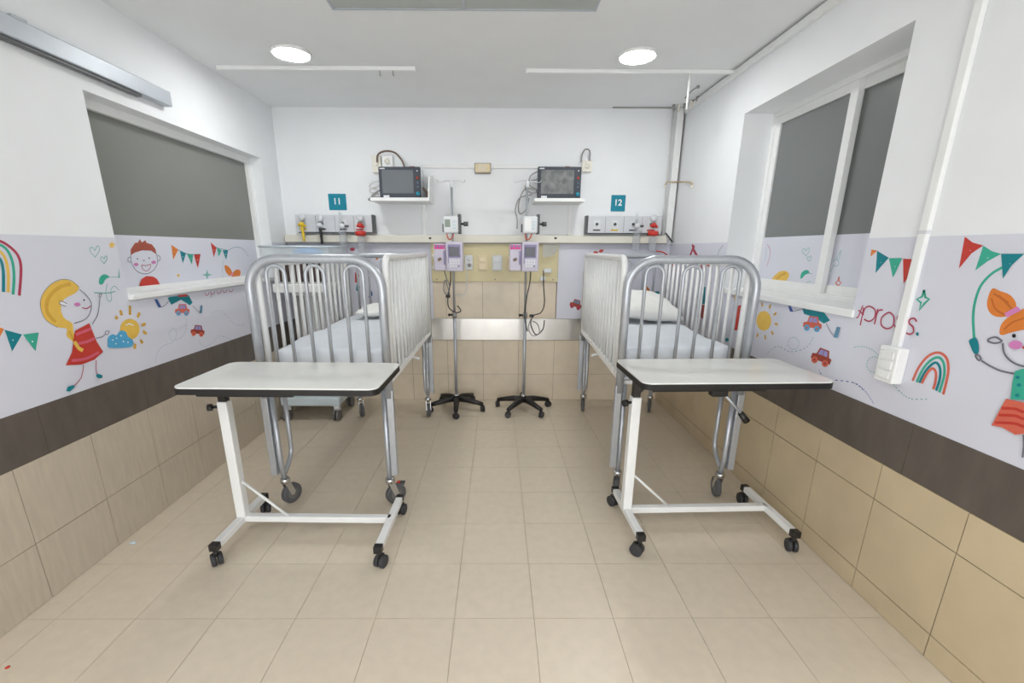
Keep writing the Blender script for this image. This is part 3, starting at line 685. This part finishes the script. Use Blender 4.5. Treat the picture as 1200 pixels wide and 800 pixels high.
def regulator(u, v, body, name, label, gauge=True, hose=None, jar=None, cap=None, tubem=None, jarm='clear_dark'):
    """fitting plugged in an outlet; z are heights relative to the outlet"""
    p = pix(u, v, 1, YO-.02)
    t = thing(name, label, 'regulator' if gauge else 'flowmeter', (p.x, YO, p.z))
    G().cyl((0, 0, 0), (0, -.045, 0), .014, 12).build('connector', 'chrome', t)
    if gauge:
        G().lathe((0, -.03, .055), [(.026, .012), (.027, 0), (.027, -.012), (.024, -.018), (.001, -.018)], 18, 'Y').build('gauge', 'panel_grey', t)
        G().cyl((0, -.03, .03), (0, -.03, -.02), .012, 10).build('stem', 'chrome', t)
        b = G().ball((0, -.045, .0), .022, 12, (1.1, 1, .9)); b.ball((.024, -.045, -.012), .011, 8).ball((-.022, -.045, -.006), .01, 8).build('body', body, t)
    else:
        G().lathe((-.01, -.04, 0), [(.011, .02), (.011, .1), (.004, .112)], 12).build('flow_tube', 'clear', t)
        G().cyl((-.01, -.04, .02), (-.01, -.04, .1), .003, 6).build('float_scale', 'device_white', t)
        G().ball((0, -.04, 0), .024, 12).build('body', body, t)
        G().cyl((.02, -.04, 0), (.05, -.04, 0), .009, 10).build('knob', 'dark_grey', t)
    if hose: G().tube(smooth([(0, -.045, -.02), (.004, -.045, -.07), (.006, -.045, hose)], 3), .011, 8).build('hose', tubem, t)
    if cap: G().lathe((0, -.045, cap), [(.02, .012), (.042, .006), (.042, -.022), (.03, -.028)], 18).build('jar_lid', 'red', t)
    if jar:
        G().lathe((0, -.045, 0), [(.022, jar[0]), (.03, jar[0]-.012), (.03, jar[1]+.01), (.024, jar[1])], 18).build('jar', jarm, t)
regulator(355, 263, 'yellow', 'air_regulator', 'yellow gas regulator with yellow hose on outlet panel', hose=-.13, tubem='yellow')
regulator(376, 264, 'panel_grey', 'vacuum_regulator', 'grey gas regulator with black tube on outlet panel', hose=-.145, tubem='cable_black')
regulator(402, 265, 'device_white', 'oxygen_flowmeter', 'white oxygen flowmeter with clear bottle below sign eleven', gauge=False, jar=(-.03, -.21), jarm='clear_dark')
regulator(423, 264, 'red', 'suction_regulator', 'red-capped suction regulator with clear jar below sign eleven', cap=-.055, jar=(-.085, -.215))
regulator(746, 265, 'panel_grey', 'oxygen_flowmeter', 'clear oxygen flowmeter tube below sign twelve', gauge=False, jar=(-.03, -.19))
regulator(765, 264, 'red', 'suction_regulator', 'red-capped suction regulator with clear jar below sign twelve', cap=-.055, jar=(-.085, -.205))
p = pix(785, 296, 1, YO-.06)
tag(G().tube(smooth([pix(769, 294, 1, YO-.05), pix(778, 296, 1, YO-.06), pix(787, 305, 1, YO-.05), pix(790, 320, 1, YO-.05)], 5), .005, 8).build('suction_tube', 'red'), 'thin red suction tube curling behind crib of sign twelve', 'tube')

# monitors on wall shelves
def monitor_set(ux0, ux1, sx0, sx1, flange, sign_no, film_on):
    ys = 3.62
    zs = 1.727
    a, b = pix(sx0, 236, 1, ys).x, pix(sx1, 236, 1, ys).x
    t = thing('wall_shelf', 'white wall shelf holding the monitor near sign %s' % sign_no, 'shelf', ((a+b)/2, YB, zs)); w = (b-a)/2
    G().span((-w, ys-YB, -.026), (w, 0, 0), .003).build('board', 'white_paint', t)
    if flange: G().poly([(w-.012, 0, 0), (w-.012, -.26, 0), (w-.012, -.2, .16), (w-.012, 0, .2)], (1, 0, 0), .012).build('side_plate', 'white_paint', t)
    G().span((w*.55, -.014, -.32), (w*.55+.03, 0, -.026), .002).build('cable_duct', 'white_paint', t)
    ym = 3.68
    a, b = pix(ux0, 213, 1, ym).x, pix(ux1, 213, 1, ym).x
    zt = pix(ux0, 195, 1, ym).z
    h = zt-zs; w = (b-a)/2
    t = thing('patient_monitor', 'dark patient monitor with %s screen on shelf near sign %s' % ('film-covered' if film_on else 'plain dark', sign_no), 'monitor', ((a+b)/2, ym, zs))
    G().span((-w+.004, .022, .002), (w+.002, .16, h-.004), .008).build('case', 'device_white', t)
    bz = G().span((-w, 0, .004), (w, .024, h), .007).build('bezel', 'monitor_case', t)
    G().span((-w+.026, -.0025, .036), (w-.056, .004, h-.024), .001).build('screen', 'screen_film' if film_on else 'screen', t)
    G().span((-w+.012, -.002, h-.018), (-w+.05, .002, h-.01)).build('logo_strip', 'panel_grey', bz)
    G().span((-w+.03, -.003, .006), (-w+.075, .002, .022)).build('label_sticker', 'device_white', bz)
    for k, m in enumerate(('panel_grey', 'p_rust', 'p_steel', 'p_steel')):
        z = h*(.87-.22*k) if k < 2 else h*(.5-.13*(k-2))
        G().lathe((w-.024, 0, z), [(.011 if k == 1 else .005, 0), (.011 if k == 1 else .005, -.004), (.001, -.004)], 12, 'Y').build('button', m, bz)
    G().lathe((w-.024, 0, .034), [(.015, 0), (.015, -.012), (.012, -.015), (.001, -.015)], 16, 'Y').build('dial', 'sign_teal', bz)
    G().box((w*.4 if film_on else w*.55, .08, h+.003), (.04, .04, .02), .004).build('alarm_light', 'p_rust', t)
    return t
monitor_set(444, 493, 434, 503, True, 'eleven', False)
monitor_set(630, 681, 626, 686, False, 'twelve', True)
# sockets and cables around the monitors
def cable(label, pts, r, m, name='cable', seg=7):
    return tag(G().tube(smooth(pts, 6), r, seg).build(name, m), label, 'cable')
def plug_box(u0, v0, u1, v1, label, m='white_paint'):
    a, b = pix(u0, v1, 1, YB), pix(u1, v0, 1, YB)
    t = thing('wall_outlet', label, 'socket', ((a.x+b.x)/2, YB, a.z)); w, h = (b.x-a.x)/2, b.z-a.z
    G().span((-w, -.035, 0), (w, 0, h), .004).build('box', m, t)
    G().lathe((0, -.035, h*.5), [(w*.5, 0), (w*.5, -.004), (.002, -.004)], 14, 'Y').build('face', 'cream', t)
plug_box(438, 183, 447, 203, 'cream socket box behind monitor near sign eleven', 'cream')
plug_box(449, 183, 461, 197, 'small white socket box above monitor near sign eleven')
plug_box(681, 189, 693, 202, 'white socket box beside monitor near sign twelve', 'cream')
cable('grey cable arching above monitor near sign eleven', [pix(442, 190, 1, YB-.045), pix(443, 181, 1, YB-.05), pix(452, 177, 1, YB-.06), pix(463, 179, 1, YB-.07), pix(471, 188, 1, YB-.08), pix(474, 196, 1, YB-.08)], .007, 'brown_wire')
cable('grey cable looping over socket near sign twelve', [pix(681, 190, 1, YB-.04), pix(682, 181, 1, YB-.05), pix(686, 175, 1, YB-.06), pix(691, 177, 1, YB-.05), pix(691, 188, 1, YB-.04)], .006, 'cable_grey')
cable('dark cable behind right edge of monitor near sign eleven', [pix(493, 219, 1, 3.75), pix(499, 224, 1, 3.75), pix(501, 230, 1, 3.75), pix(498, 234, 1, 3.75)], .011, 'brown_wire')
y_ = 3.73
for k, pts in enumerate([[(445, 212), (436, 214), (433, 219), (442, 222)], [(445, 217), (435, 221), (434, 225), (444, 228)], [(445, 223), (438, 227), (436, 231), (445, 231)], [(443, 226), (434, 232), (432, 234), (437, 235), (445, 233)]]):
    cable(('white' if k < 2 else 'grey') + ' sensor lead coiled beside monitor near sign eleven', [pix(u, v, 1, y_-.012*k) for u, v in pts], .006, 'cable_white' if k < 2 else 'cable_grey', 'sensor_lead')['group'] = ('white' if k < 2 else 'grey') + ' sensor leads beside the monitor of sign eleven'
for k, pts in enumerate([[(632, 200), (622, 206), (620, 216), (628, 222), (630, 230)], [(630, 210), (618, 214), (616, 222), (624, 226), (631, 224)], [(630, 222), (615, 222), (608, 238), (609, 250), (616, 246), (620, 232)], [(624, 228), (609, 232), (604, 246), (606, 256), (606, 268)]]):
    cable('grey sensor lead hanging beside monitor near sign twelve', [pix(u, v, 1, 3.72-.012*k) for u, v in pts], .0048, 'cable_grey', 'sensor_lead')['group'] = 'sensor leads beside the monitor of sign twelve'

# ---------------------------------------------------------------- IV stands, pumps
def iv_stand(x, y, rz, label):
    t = thing('iv_stand', label, 'stand', (x, y, 0), 0)
    G().lathe((0, 0, 0), [(.03, .072), (.042, .08), (.042, .105), (.028, .118), (.02, .124)], 18).build('hub', 'black_plastic', t)
    G().lathe((0, 0, 0), [(.024, .122), (.024, .132), (.014, .14)], 16).build('collar', 'chrome', t)
    G().cyl((0, 0, .1), (0, 0, .83), .0135, 14).build('lower_pole', 'alu', t)
    G().cyl((0, 0, .8), (0, 0, 1.845), .0095, 14).build('upper_pole', 'alu', t)
    G().lathe((0, 0, .8), [(.017, 0), (.019, .01), (.019, .04), (.014, .05)], 14).build('pole_clamp', 'cable_grey', t)
    G().tube([(-.018, -.005, .825), (-.04, -.012, .825)], .008, 8).ball((-.042, -.012, .825), .012, 8).build('clamp_knob', 'black_plastic', t)
    G().lathe((0, 0, 1.80), [(.011, 0), (.014, .01), (.014, .04), (.006, .05)], 12).build('top_cap', 'device_white', t)
    for s_ in (-1, 1):
        G().tube(smooth([(0, 0, 1.845), (s_*.05, 0, 1.846), (s_*.085, 0, 1.838), (s_*.1, 0, 1.842), (s_*.106, 0, 1.855)], 4), .0035, 7).build('hook', 'chrome', t)
    for k in range(5):
        a = rz+2*PI*k/5; c, s_ = math.cos(a), math.sin(a)
        G().tube([(c*.02, s_*.02, .095), (c*.09, s_*.09, .094), (c*.17, s_*.17, .08), (c*.235, s_*.235, .066)], [.026, .026, .021, .017], 10).build('leg', 'black_plastic', t)
        b = a+.5; wx, wy = c*.235, s_*.235; ax = Vector((math.cos(b), math.sin(b), 0))
        cs = G().tube([(wx, wy, .068), (wx, wy, .048)], .009, 8).build('caster', 'black_plastic', t)
        for q in (-1, 1):
            p = Vector((wx, wy, .026))
            G().tube([p+ax*q*.004, p+ax*q*.016], .026, 16).build('wheel', 'rubber', cs)
    return t
IVL, IVR = (-.352, 3.63), (.228, 3.62)
iv_stand(*IVL, -PI/2+.06, 'tall chrome IV stand on black star base near crib of sign eleven')
iv_stand(*IVR, -PI/2+.63, 'tall chrome IV stand on black star base near crib of sign twelve')
def pump(x, y, label, side):
    t = thing('infusion_pump', label, 'infusion pump', (x, y-.02, 1.18))
    G().span((-.042, -.12, 0), (.088, -.012, .222), .01, 3).build('main_unit', 'pump_lilac', t)
    fc = G().span((-.026, -.1225, .06), (.07, -.119, .2), .002).build('face_plate', 'pump_violet', t)
    G().span((-.018, -.1245, .112), (.06, -.122, .182), .001).build('display', 'pump_screen', fc)
    k = G().span((-.02, -.1245, .02+.005), (.07, -.1185, .1), .001).build('keypad', 'pump_lilac', t)
    for r in range(3):
        for c in range(4): G().span((-.012+c*.02, -.1265, .034+r*.02), (.001+c*.02, -.124, .046+r*.02), .001).build('key', 'pump_violet' if (r, c) == (0, 3) else 'device_white', k)
    m = G().span((-.135, -.11, .004), (-.044, -.02, .205), .008, 3).build('channel_module', 'pump_lilac', t)
    G().span((-.13, -.1125, .166), (-.05, -.109, .198), .001).build('pink_label', 'magenta', m)
    for q in range(3): G().span((-.124+q*.026, -.1145, .18), (-.108+q*.026, -.112, .196), .001).build('dark_tab', 'pump_violet', m)
    G().span((-.062, -.116, .05), (-.048, -.109, .155), .002).build('latch', 'pump_violet', m)
    G().box((-.092, -.112, .09), (.03, .006, .022), .003, 2, Matrix.Rotation(-.5, 3, 'Y')).build('emblem', 'brown_wire', m)
    G().span((-.02, -.014, .06), (.02, .0095, .16), .003).build('pole_mount', 'dark_grey', t)
    return t
pump(*IVL, 'lilac infusion pump clamped to IV stand near crib of sign eleven', 1)
pump(*IVR, 'lilac infusion pump clamped to IV stand near crib of sign twelve', 1)
def feeder(x, y, label, lcd, dx):
    t = thing('feeding_pump', label, 'feeding pump', (x+dx, y-.02, 1.462))
    G().span((-.062, -.1, 0), (.05, -.014, .125), .012, 3).build('case', 'device_white', t)
    if lcd: G().span((-.05, -.1025, .045), (-.01, -.099, .1), .001).build('display', 'lcd', t)
    else: G().span((-.05, -.1025, .02), (.0, -.099, .11), .001).build('cover', 'enamel', t)
    for k in range(3): G().span((.006, -.103, .03+k*.024), (.034, -.1, .043+k*.024), .001).build('key', 'pale_blue', t)
    G().span((.046, -.085, -.004), (.068, .004, .14), .004).build('clamp', 'dark_grey', t)
    kn = G().tube([(.066, -.05, .07), (.09, -.05, .07)], .008, 8).build('knob', 'black_plastic', t)
    G().tube([(.088, -.05, .07), (.122, -.05, .07)], .017, 12).build('knob_grip', 'dark_grey', kn)
    G().span((-.072, -.08, .01), (-.062, -.03, .07), .002).build('side_clip', 'dark_grey', t)
    G().tube(smooth([(-.04, -.06, 0), (-.036, -.06, -.03), (-.02, -.06, -.045), (0, -.06, -.03), (.01, -.06, 0)], 4), .005, 7).build('tubing_loop', 'p_coral', t)
feeder(*IVL, 'pale grey feeding pump with LCD on IV stand near crib of sign eleven', True, .005)
feeder(*IVR, 'white feeding pump without screen on IV stand near crib of sign twelve', False, .025)
Y3 = 3.56
for pts, m, lab in [([(521, 317), (523, 325), (527, 336), (523, 345), (520, 338), (522, 328), (527, 345)], 'cable_grey', 'grey pump cable coiled beside IV stand near sign eleven'),
               ([(528, 317), (528, 330), (525, 348), (526, 360), (534, 366), (540, 364), (536, 358)], 'cable_black', 'dark pump cable hanging beside IV stand near sign eleven'),
               ([(546, 313), (547, 325), (546, 342), (540, 347), (535, 344)], 'cable_white', 'white plug cord hanging from the white socket'),
               ([(622, 317), (621, 330), (617, 350), (615, 372), (618, 388)], 'cable_black', 'dark pump cable hanging along IV stand near sign twelve'),
               ([(637, 317), (637, 335), (638, 355), (634, 366), (625, 370), (622, 380), (628, 392), (636, 386), (638, 375)], 'cable_black', 'dark pump cable looping low beside IV stand near sign twelve'),
               ([(622, 374), (619, 384), (624, 393), (632, 390), (630, 380), (624, 376)], 'cable_grey', 'grey cable coil beside IV stand near sign twelve')]:
    cable(lab, [pix(u, v, 1, Y3 if 'socket' not in lab else YB-.05) for u, v in pts], .0045, m, 'pump_cable')
for u, v, lab in ((525, 347, 'black cable clip beside IV stand near sign eleven'), (623, 370, 'black cable clip beside IV stand near sign twelve')):
    p = pix(u, v, 1, Y3); tag(G().box(p, (.036, .02, .024), .006, 2).build('cable_clip', 'black_plastic'), lab, 'clip')

# ---------------------------------------------------------------- cribs
CW, CL, CT = .312, .69, 1.30        # half width, half length to the end hoops, hoop centre height
def hoop_pts(w, z0, zt, r, y, n=8):
    return [(-w, y, z0)] + arc((-w+r, y, zt-r), r, PI, PI/2, n) + arc((w-r, y, zt-r), r, PI/2, 0, n) + [(w, y, z0)]
def caster_wheel(t, x, y, ang, brake):
    d = Vector((math.sin(ang), math.cos(ang), 0)); ax = Vector((d.y, -d.x, 0)); o = Vector((x, y, 0)); c = o+d*.028+Vector((0, 0, .056))
    g_ = G().lathe(o, [(.02, .16), (.026, .15), (.026, .135), (.018, .125)], 14)
    for s_ in (-1, 1):
        g_.beam(o+ax*.017*s_+Vector((0, 0, .135)), c+ax*.017*s_, .005, .03)
    cs = g_.build('caster', 'chrome', t)
    w = G().tube([c-ax*.0125, c-ax*.011, c+ax*.011, c+ax*.0125], [.048, .056, .056, .048], 24).build('wheel', 'rubber_wheel', cs)
    G().tube([c-ax*.0145, c+ax*.0145], .03, 16).build('wheel_hub', 'rubber_grey', cs)
    G().tube([c-ax*.02, c+ax*.02], .007, 8).build('axle', 'chrome', cs)
    if brake:
        G().box(c+d*.035+Vector((0, 0, .05)), (.04, .04, .012), .004).build('brake_pedal', 'dark_grey', cs)
        G().box(c+d*.02+Vector((0, 0, .062)), (.018, .018, .008), .003).build('brake_tab', 'red', cs)
def crib(x, y, rz, label, brakes, casters, aisle):
    t = thing('hospital_crib', label, 'crib', (x, y, 0), rz)
    for nm, yy in (('foot_end', -CL), ('head_end', CL)):
        e = G().tube(hoop_pts(CW, .62, CT, .14, yy), .021, 14).build(nm, 'alu', t)
        for cx in (-.183, 0, .183):
            w = .0435
            G().tube([(cx-w, yy, .70), (cx-w, yy, CT-.03-w)] + arc((cx, yy, CT-.03-w), w, PI, 0, 10)[1:-1] + [(cx+w, yy, CT-.03-w), (cx+w, yy, .70)], .0085, 10).build('loop', 'alu', e)
        G().tube([(-CW, yy, .70), (CW, yy, .70)], .014, 10).build('cross_tube', 'alu', e)
    # flat legs, round legs and casters
    for i, (sx, sy) in enumerate(((-1, -1), (1, -1), (-1, 1), (1, 1))):
        yy = sy*CL
        G().span((sx*(CW+.005)-.017, yy-.015, .19), (sx*(CW+.005)+.017, yy+.015, .66), .003).build('leg_sleeve', 'alu', t)
        l = G().tube([(sx*(CW-.028), yy-sy*.005, .66), (sx*(CW-.028), yy-sy*.005, .235), (sx*(CW-.03), yy-sy*.02, .15)], .0135, 10).build('leg', 'alu', t)
        G().tube([(sx*(CW-.03), yy-sy*.13, .66)] + smooth([(sx*(CW-.03), yy-sy*.13, .33), (sx*(CW-.03), yy-sy*.125, .27), (sx*(CW-.03), yy-sy*.09, .225), (sx*(CW-.03), yy-sy*.03, .185)], 4), .0125, 10).build('brace_tube', 'alu', l)
        caster_wheel(t, sx*(CW-.03), yy-sy*.02, casters[i], brakes[i])
    # mattress platform
    G().span((-CW+.01, -CL+.02, .66), (CW-.01, -CL+.05, .705)).span((-CW+.01, CL-.05, .66), (CW-.01, CL-.02, .705)).span((-CW+.01, -CL+.02, .66), (-CW+.035, CL-.02, .705)).span((CW-.035, -CL+.02, .66), (CW-.01, CL-.02, .705)).span((-CW+.035, -CL+.05, .685), (CW-.035, CL-.05, .703)).build('platform', 'enamel', t)
    # sliding side rails
    for sx in (-1, 1):
        xx = sx*(CW+.009 if sx == aisle else CW-.017); ya, yb, za, zb = -CL+.05, CL-.06, .71, (1.305 if sx == aisle else 1.275); r = .05
        pts = [(xx, ya, za)] + arc((xx, ya+r, zb-r), r, PI, PI/2, 6, (0, 1, 0)) + arc((xx, yb-r, zb-r), r, PI/2, 0, 6, (0, 1, 0)) + [(xx, yb, za)]
        rail = G().tube(pts, .0165, 12).beam((xx, ya-.04, za), (xx, yb+.02, za), .022, .035, .003).build('side_rail', 'enamel', t)
        n = 13
        for k in range(n):
            yk = ya+(yb-ya)*(k+1)/(n+1)
            bar = G().cyl((xx, yk, za+.01), (xx, yk, zb-.008), .0095, 10).build('bar', 'enamel', rail)
        G().beam((xx+sx*.004, -.1, .69), (xx+sx*.05, -.13, .685), .012, .012, .003).build('latch_lever', 'device_white', rail)
        for yk in (ya+.02, yb-.02): G().span((sx*(CW-.02)-.01, yk-.02, .68), (xx, yk+.02, .70)).build('rail_bracket', 'alu', rail)
    return t
crib(-.858, 2.81, 0, 'white-railed hospital crib below sign eleven', (0, 1, 0, 0), (.5, .9, 2.6, PI-.25), 1)
crib(.985, 2.885, -.045, 'white-railed hospital crib below sign twelve', (0, 0, 0, 0), (.15, .1, .2, .3), -1)
def soft(name, label, cat, x, y, z, rz, dims, m, bev, wob=.006, sub=2):
    t = G().box((0, 0, dims[2]/2), dims, bev, 4)
    bmesh.ops.subdivide_edges(t.bm, edges=[e for e in t.bm.edges if e.calc_length() > .12], cuts=9, use_grid_fill=True)
    for v in t.bm.verts:
        f = max(0, v.co.z/dims[2])
        v.co.z += f*wob*(math.sin(v.co.x*17+y)*math.cos(v.co.y*11)+.6*math.sin(v.co.x*31+v.co.y*23))
    for f in t.bm.faces: f.smooth = True
    o = t.build(name, m); o.location = (x, y, z); o.rotation_euler = (0, 0, rz)
    return tag(o, label, cat)
soft('mattress', 'crib mattress in a pale sheet below sign eleven', 'mattress', -.847, 2.81, .705, 0, (.56, 1.29, .155), 'sheet', .035)
soft('mattress', 'crib mattress in a pale sheet below sign twelve', 'mattress', .974, 2.885, .705, -.045, (.56, 1.29, .155), 'sheet', .035)
def pillow(label, loc, rot, w, l, h, seed):
    g_ = G(); n, m_ = 22, 14; gr = {}
    for top in (1, -1):
        for i in range(n+1):
            for j in range(m_+1):
                a, b = -1+2*i/n, -1+2*j/m_
                edge = i in (0, n) or j in (0, m_)
                if edge and top == -1: gr[(i, j, -1)] = gr[(i, j, 1)]; continue
                th = (max(0, 1-a*a)**.45)*(max(0, 1-b*b)**.45)
                px, py = a*w/2*(1-.06*(1-abs(b)**2)), b*l/2*(1-.08*(1-abs(a)**2))
                wr = .012*math.sin(a*7+seed+b*3)*math.cos(b*6+seed)*(1-th*.4)
                gr[(i, j, top)] = g_.bm.verts.new((px, py, h/2+top*th*h/2+wr*(0 if edge else 1)))
    for top in (1, -1):
        for i in range(n):
            for j in range(m_):
                q = [gr[(i, j, top)], gr[(i+1, j, top)], gr[(i+1, j+1, top)], gr[(i, j+1, top)]]
                f = g_.bm.faces.new(q); f.smooth = True
    o = g_.build('pillow', 'pillow'); o.location = loc; o.rotation_euler = rot
    return tag(o, label, 'pillow')
pillow('low white pillow at the head of the crib below sign eleven', (-.80, 3.27, .874), (.08, 0, .05), .44, .3, .08, 1)
pillow('plump tilted white pillow at the head of the crib below sign twelve', (.985, 3.14, .905), (.30, .12, .1), .54, .42, .15, 3)

# ---------------------------------------------------------------- overbed tables
def overbed(x, y, rz, label, lever):
    t = thing('overbed_table', label, 'table', (x, y, 0), rz)
    w, d, zt = .405, .205, .822
    def rr(wx, dy, r):
        return [Vector(p) for c, a in (((wx-r, dy-r), 0), ((-wx+r, dy-r), PI/2), ((-wx+r, -dy+r), PI), ((wx-r, -dy+r), 1.5*PI)) for p in arc((c[0], c[1], 0), r, a, a+PI/2, 6, (1, 0, 0), (0, 1, 0))]
    G().poly([p+Vector((0, 0, zt-.006)) for p in rr(w, d, .04)], (0, 0, 1), .006).build('tabletop', 'laminate', t)
    G().poly([p+Vector((0, 0, zt-.03)) for p in rr(w+.001, d+.001, .04)], (0, 0, 1), .0245).build('edge_band', 'black_edge', t)
    G().span((-w+.06, -d+.05, zt-.055), (w*.12 if not lever else w*.35, d-.05, zt-.03), .004).build('under_tray', 'black_edge', t)
    cx, cy = -.352, .02
    G().span((cx-.022, cy-.022, .1), (cx+.022, cy+.022, .69), .004).build('column', 'enamel', t)
    G().span((cx-.017, cy-.017, .67), (cx+.017, cy+.017, zt-.05), .003).build('inner_post', 'black_plastic', t)
    k = G().tube([(cx-.02, cy-.01, .665), (cx-.05, cy-.02, .665)], .007, 8).build('clamp_screw', 'black_plastic', t)
    G().tube([(cx-.045, cy-.018, .665), (cx-.062, cy-.024, .665)], .016, 12).build('knob', 'black_plastic', k)
    G().tube(smooth([(cx+.015, cy, .71), (cx+.06, cy, .745), (cx+.17, cy, zt-.06)], 4), .007, 8).build('support_arm', 'black_plastic', t)
    G().tube([(cx+.02, cy, .29), (cx+.225, cy, .10)], .0065, 8).build('brace', 'enamel', t)
    G().beam((cx, cy, .098), (.36, cy, .098), .034, .03, .003).build('cross_bar', 'enamel', t)
    for bx in (cx, .36):
        b = G().beam((bx, -.2, .098), (bx, .2, .098), .034, .03, .003).build('base_bar', 'enamel', t)
        for sy in (-1, 1):
            c = G().span((bx-.0185, sy*.2-.016, .0815), (bx+.0185, sy*.2+.016, .1145), .003).tube([(bx, sy*.2, .08), (bx, sy*.2, .055)], .009, 8).build('caster', 'black_plastic', t)
            a = random.uniform(.1, .9)*(1 if bx < 0 else -1); ax = Vector((math.cos(a), math.sin(a), 0)); p = Vector((bx, sy*.2, .029))+Vector((-ax.y, ax.x, 0))*.012
            for q in (-1, 1): G().tube([p+ax*q*.003, p+ax*q*.008, p+ax*q*.02, p+ax*q*.023], [.026, .029, .029, .022], 18).build('wheel', 'rubber', c)
            G().box(p+Vector((0, 0, .026)), (.03, .03, .014), .005).build('fork', 'black_plastic', c)
    if lever:
        l = G().tube([(-.04, -.13, zt-.055), (.065, -.15, zt-.17)], .006, 8).build('lever', 'alu', t)
        G().tube([(.05, -.147, zt-.154), (.08, -.153, zt-.192)], [.012, .015], 10).build('grip', 'black_plastic', l)
        G().box((-.05, -.13, zt-.066), (.07, .04, .03), .005).build('lever_mount', 'black_plastic', l)
overbed(-.868, 1.843, -.02, 'white overbed table in front of crib below sign eleven', False)
overbed(.995, 1.928, .03, 'white overbed table with tilt lever in front of crib below sign twelve', True)

# ---------------------------------------------------------------- trolley in the back corner
t = thing('bassinet_trolley', 'white wheeled bassinet trolley in corner behind crib of sign eleven', 'trolley', (-1.50, 3.555, 0))
G().span((-.235, -.21, .125), (.235, .2, .2), .015, 3).build('base_platform', 'pale_blue', t)
for sx in (-1, 1):
    for sy in (-1, 1):
        c = G().cyl((sx*.2, sy*.17, .13), (sx*.2, sy*.17, .085), .028, 12).build('caster', 'device_white', t)
        for q in (-1, 1): G().tube([(sx*.2+q*.006, sy*.17-.02, .045), (sx*.2+q*.024, sy*.17-.02, .045)], .045, 18).build('wheel', 'rubber_grey', c)
G().span((-.16, .05, .2), (.16, .19, 1.02), .01).build('cabinet_column', 'device_white', t)
for k in range(6): G().span((-.13+k*.045, .042, .62), (-.105+k*.045, .052, .98), .001).build('vent_slot', 'cable_grey', t)
G().span((-.2, -.17, 1.02), (.2, .19, 1.09), .012).build('deck', 'enamel', t)
bx = G().span((-.18, -.1, 1.09), (.18, .17, 1.285), .008).build('control_box', 'device_white', t)
for x0, x1 in ((-.165, -.06), (-.045, .06), (.075, .165)): G().span((x0, -.104, 1.10), (x1, -.098, 1.275), .001).build('dark_panel', 'wood_dark', bx)
tub = G()
tub.span((-.24, -.2, 1.285), (.26, .18, 1.295)).span((-.24, -.2, 1.295), (.26, -.194, 1.36)).span((-.24, .174, 1.295), (.26, .18, 1.36)).span((-.24, -.194, 1.295), (-.234, .174, 1.36)).span((.254, -.194, 1.295), (.26, .174, 1.36))
tub.build('tub', 'clear', t)
G().tube([(-.243, -.203, 1.36), (.263, -.203, 1.36), (.263, .183, 1.36), (-.243, .183, 1.36)], .007, 8, True).build('tub_rim', 'pale_blue', t)
c = G().ball((0, 0, 0), .1, 18, (1.15, .8, .34))
for v in c.bm.verts: v.co.z = max(v.co.z, -.018) + .006*math.sin(v.co.x*60)*math.cos(v.co.y*50)
o = c.build('cloth', 'blue_plastic'); p = pix(357, 289, 1, 3.56); o.location = (p.x+.03, 3.54, 1.295+.026); tag(o, 'crumpled blue cloth lying in the trolley tub', 'cloth')

# ---------------------------------------------------------------- scraps on the floor
p = pix(9, 782, 2, 0); tag(G().lathe((p.x, p.y, 0), [(.006, .0002), (.007, .002), (.002, .004)], 8).build('paper_scrap', 'red'), 'tiny red scrap lying on the floor tiles', 'scrap')
p = pix(156, 637, 2, 0); tag(G().ball((p.x, p.y, .006), .014, 8, (1.2, .8, .4)).build('wrapper_scrap', 'pale_blue'), 'small pale wrapper scrap on floor by tiled wall', 'scrap')
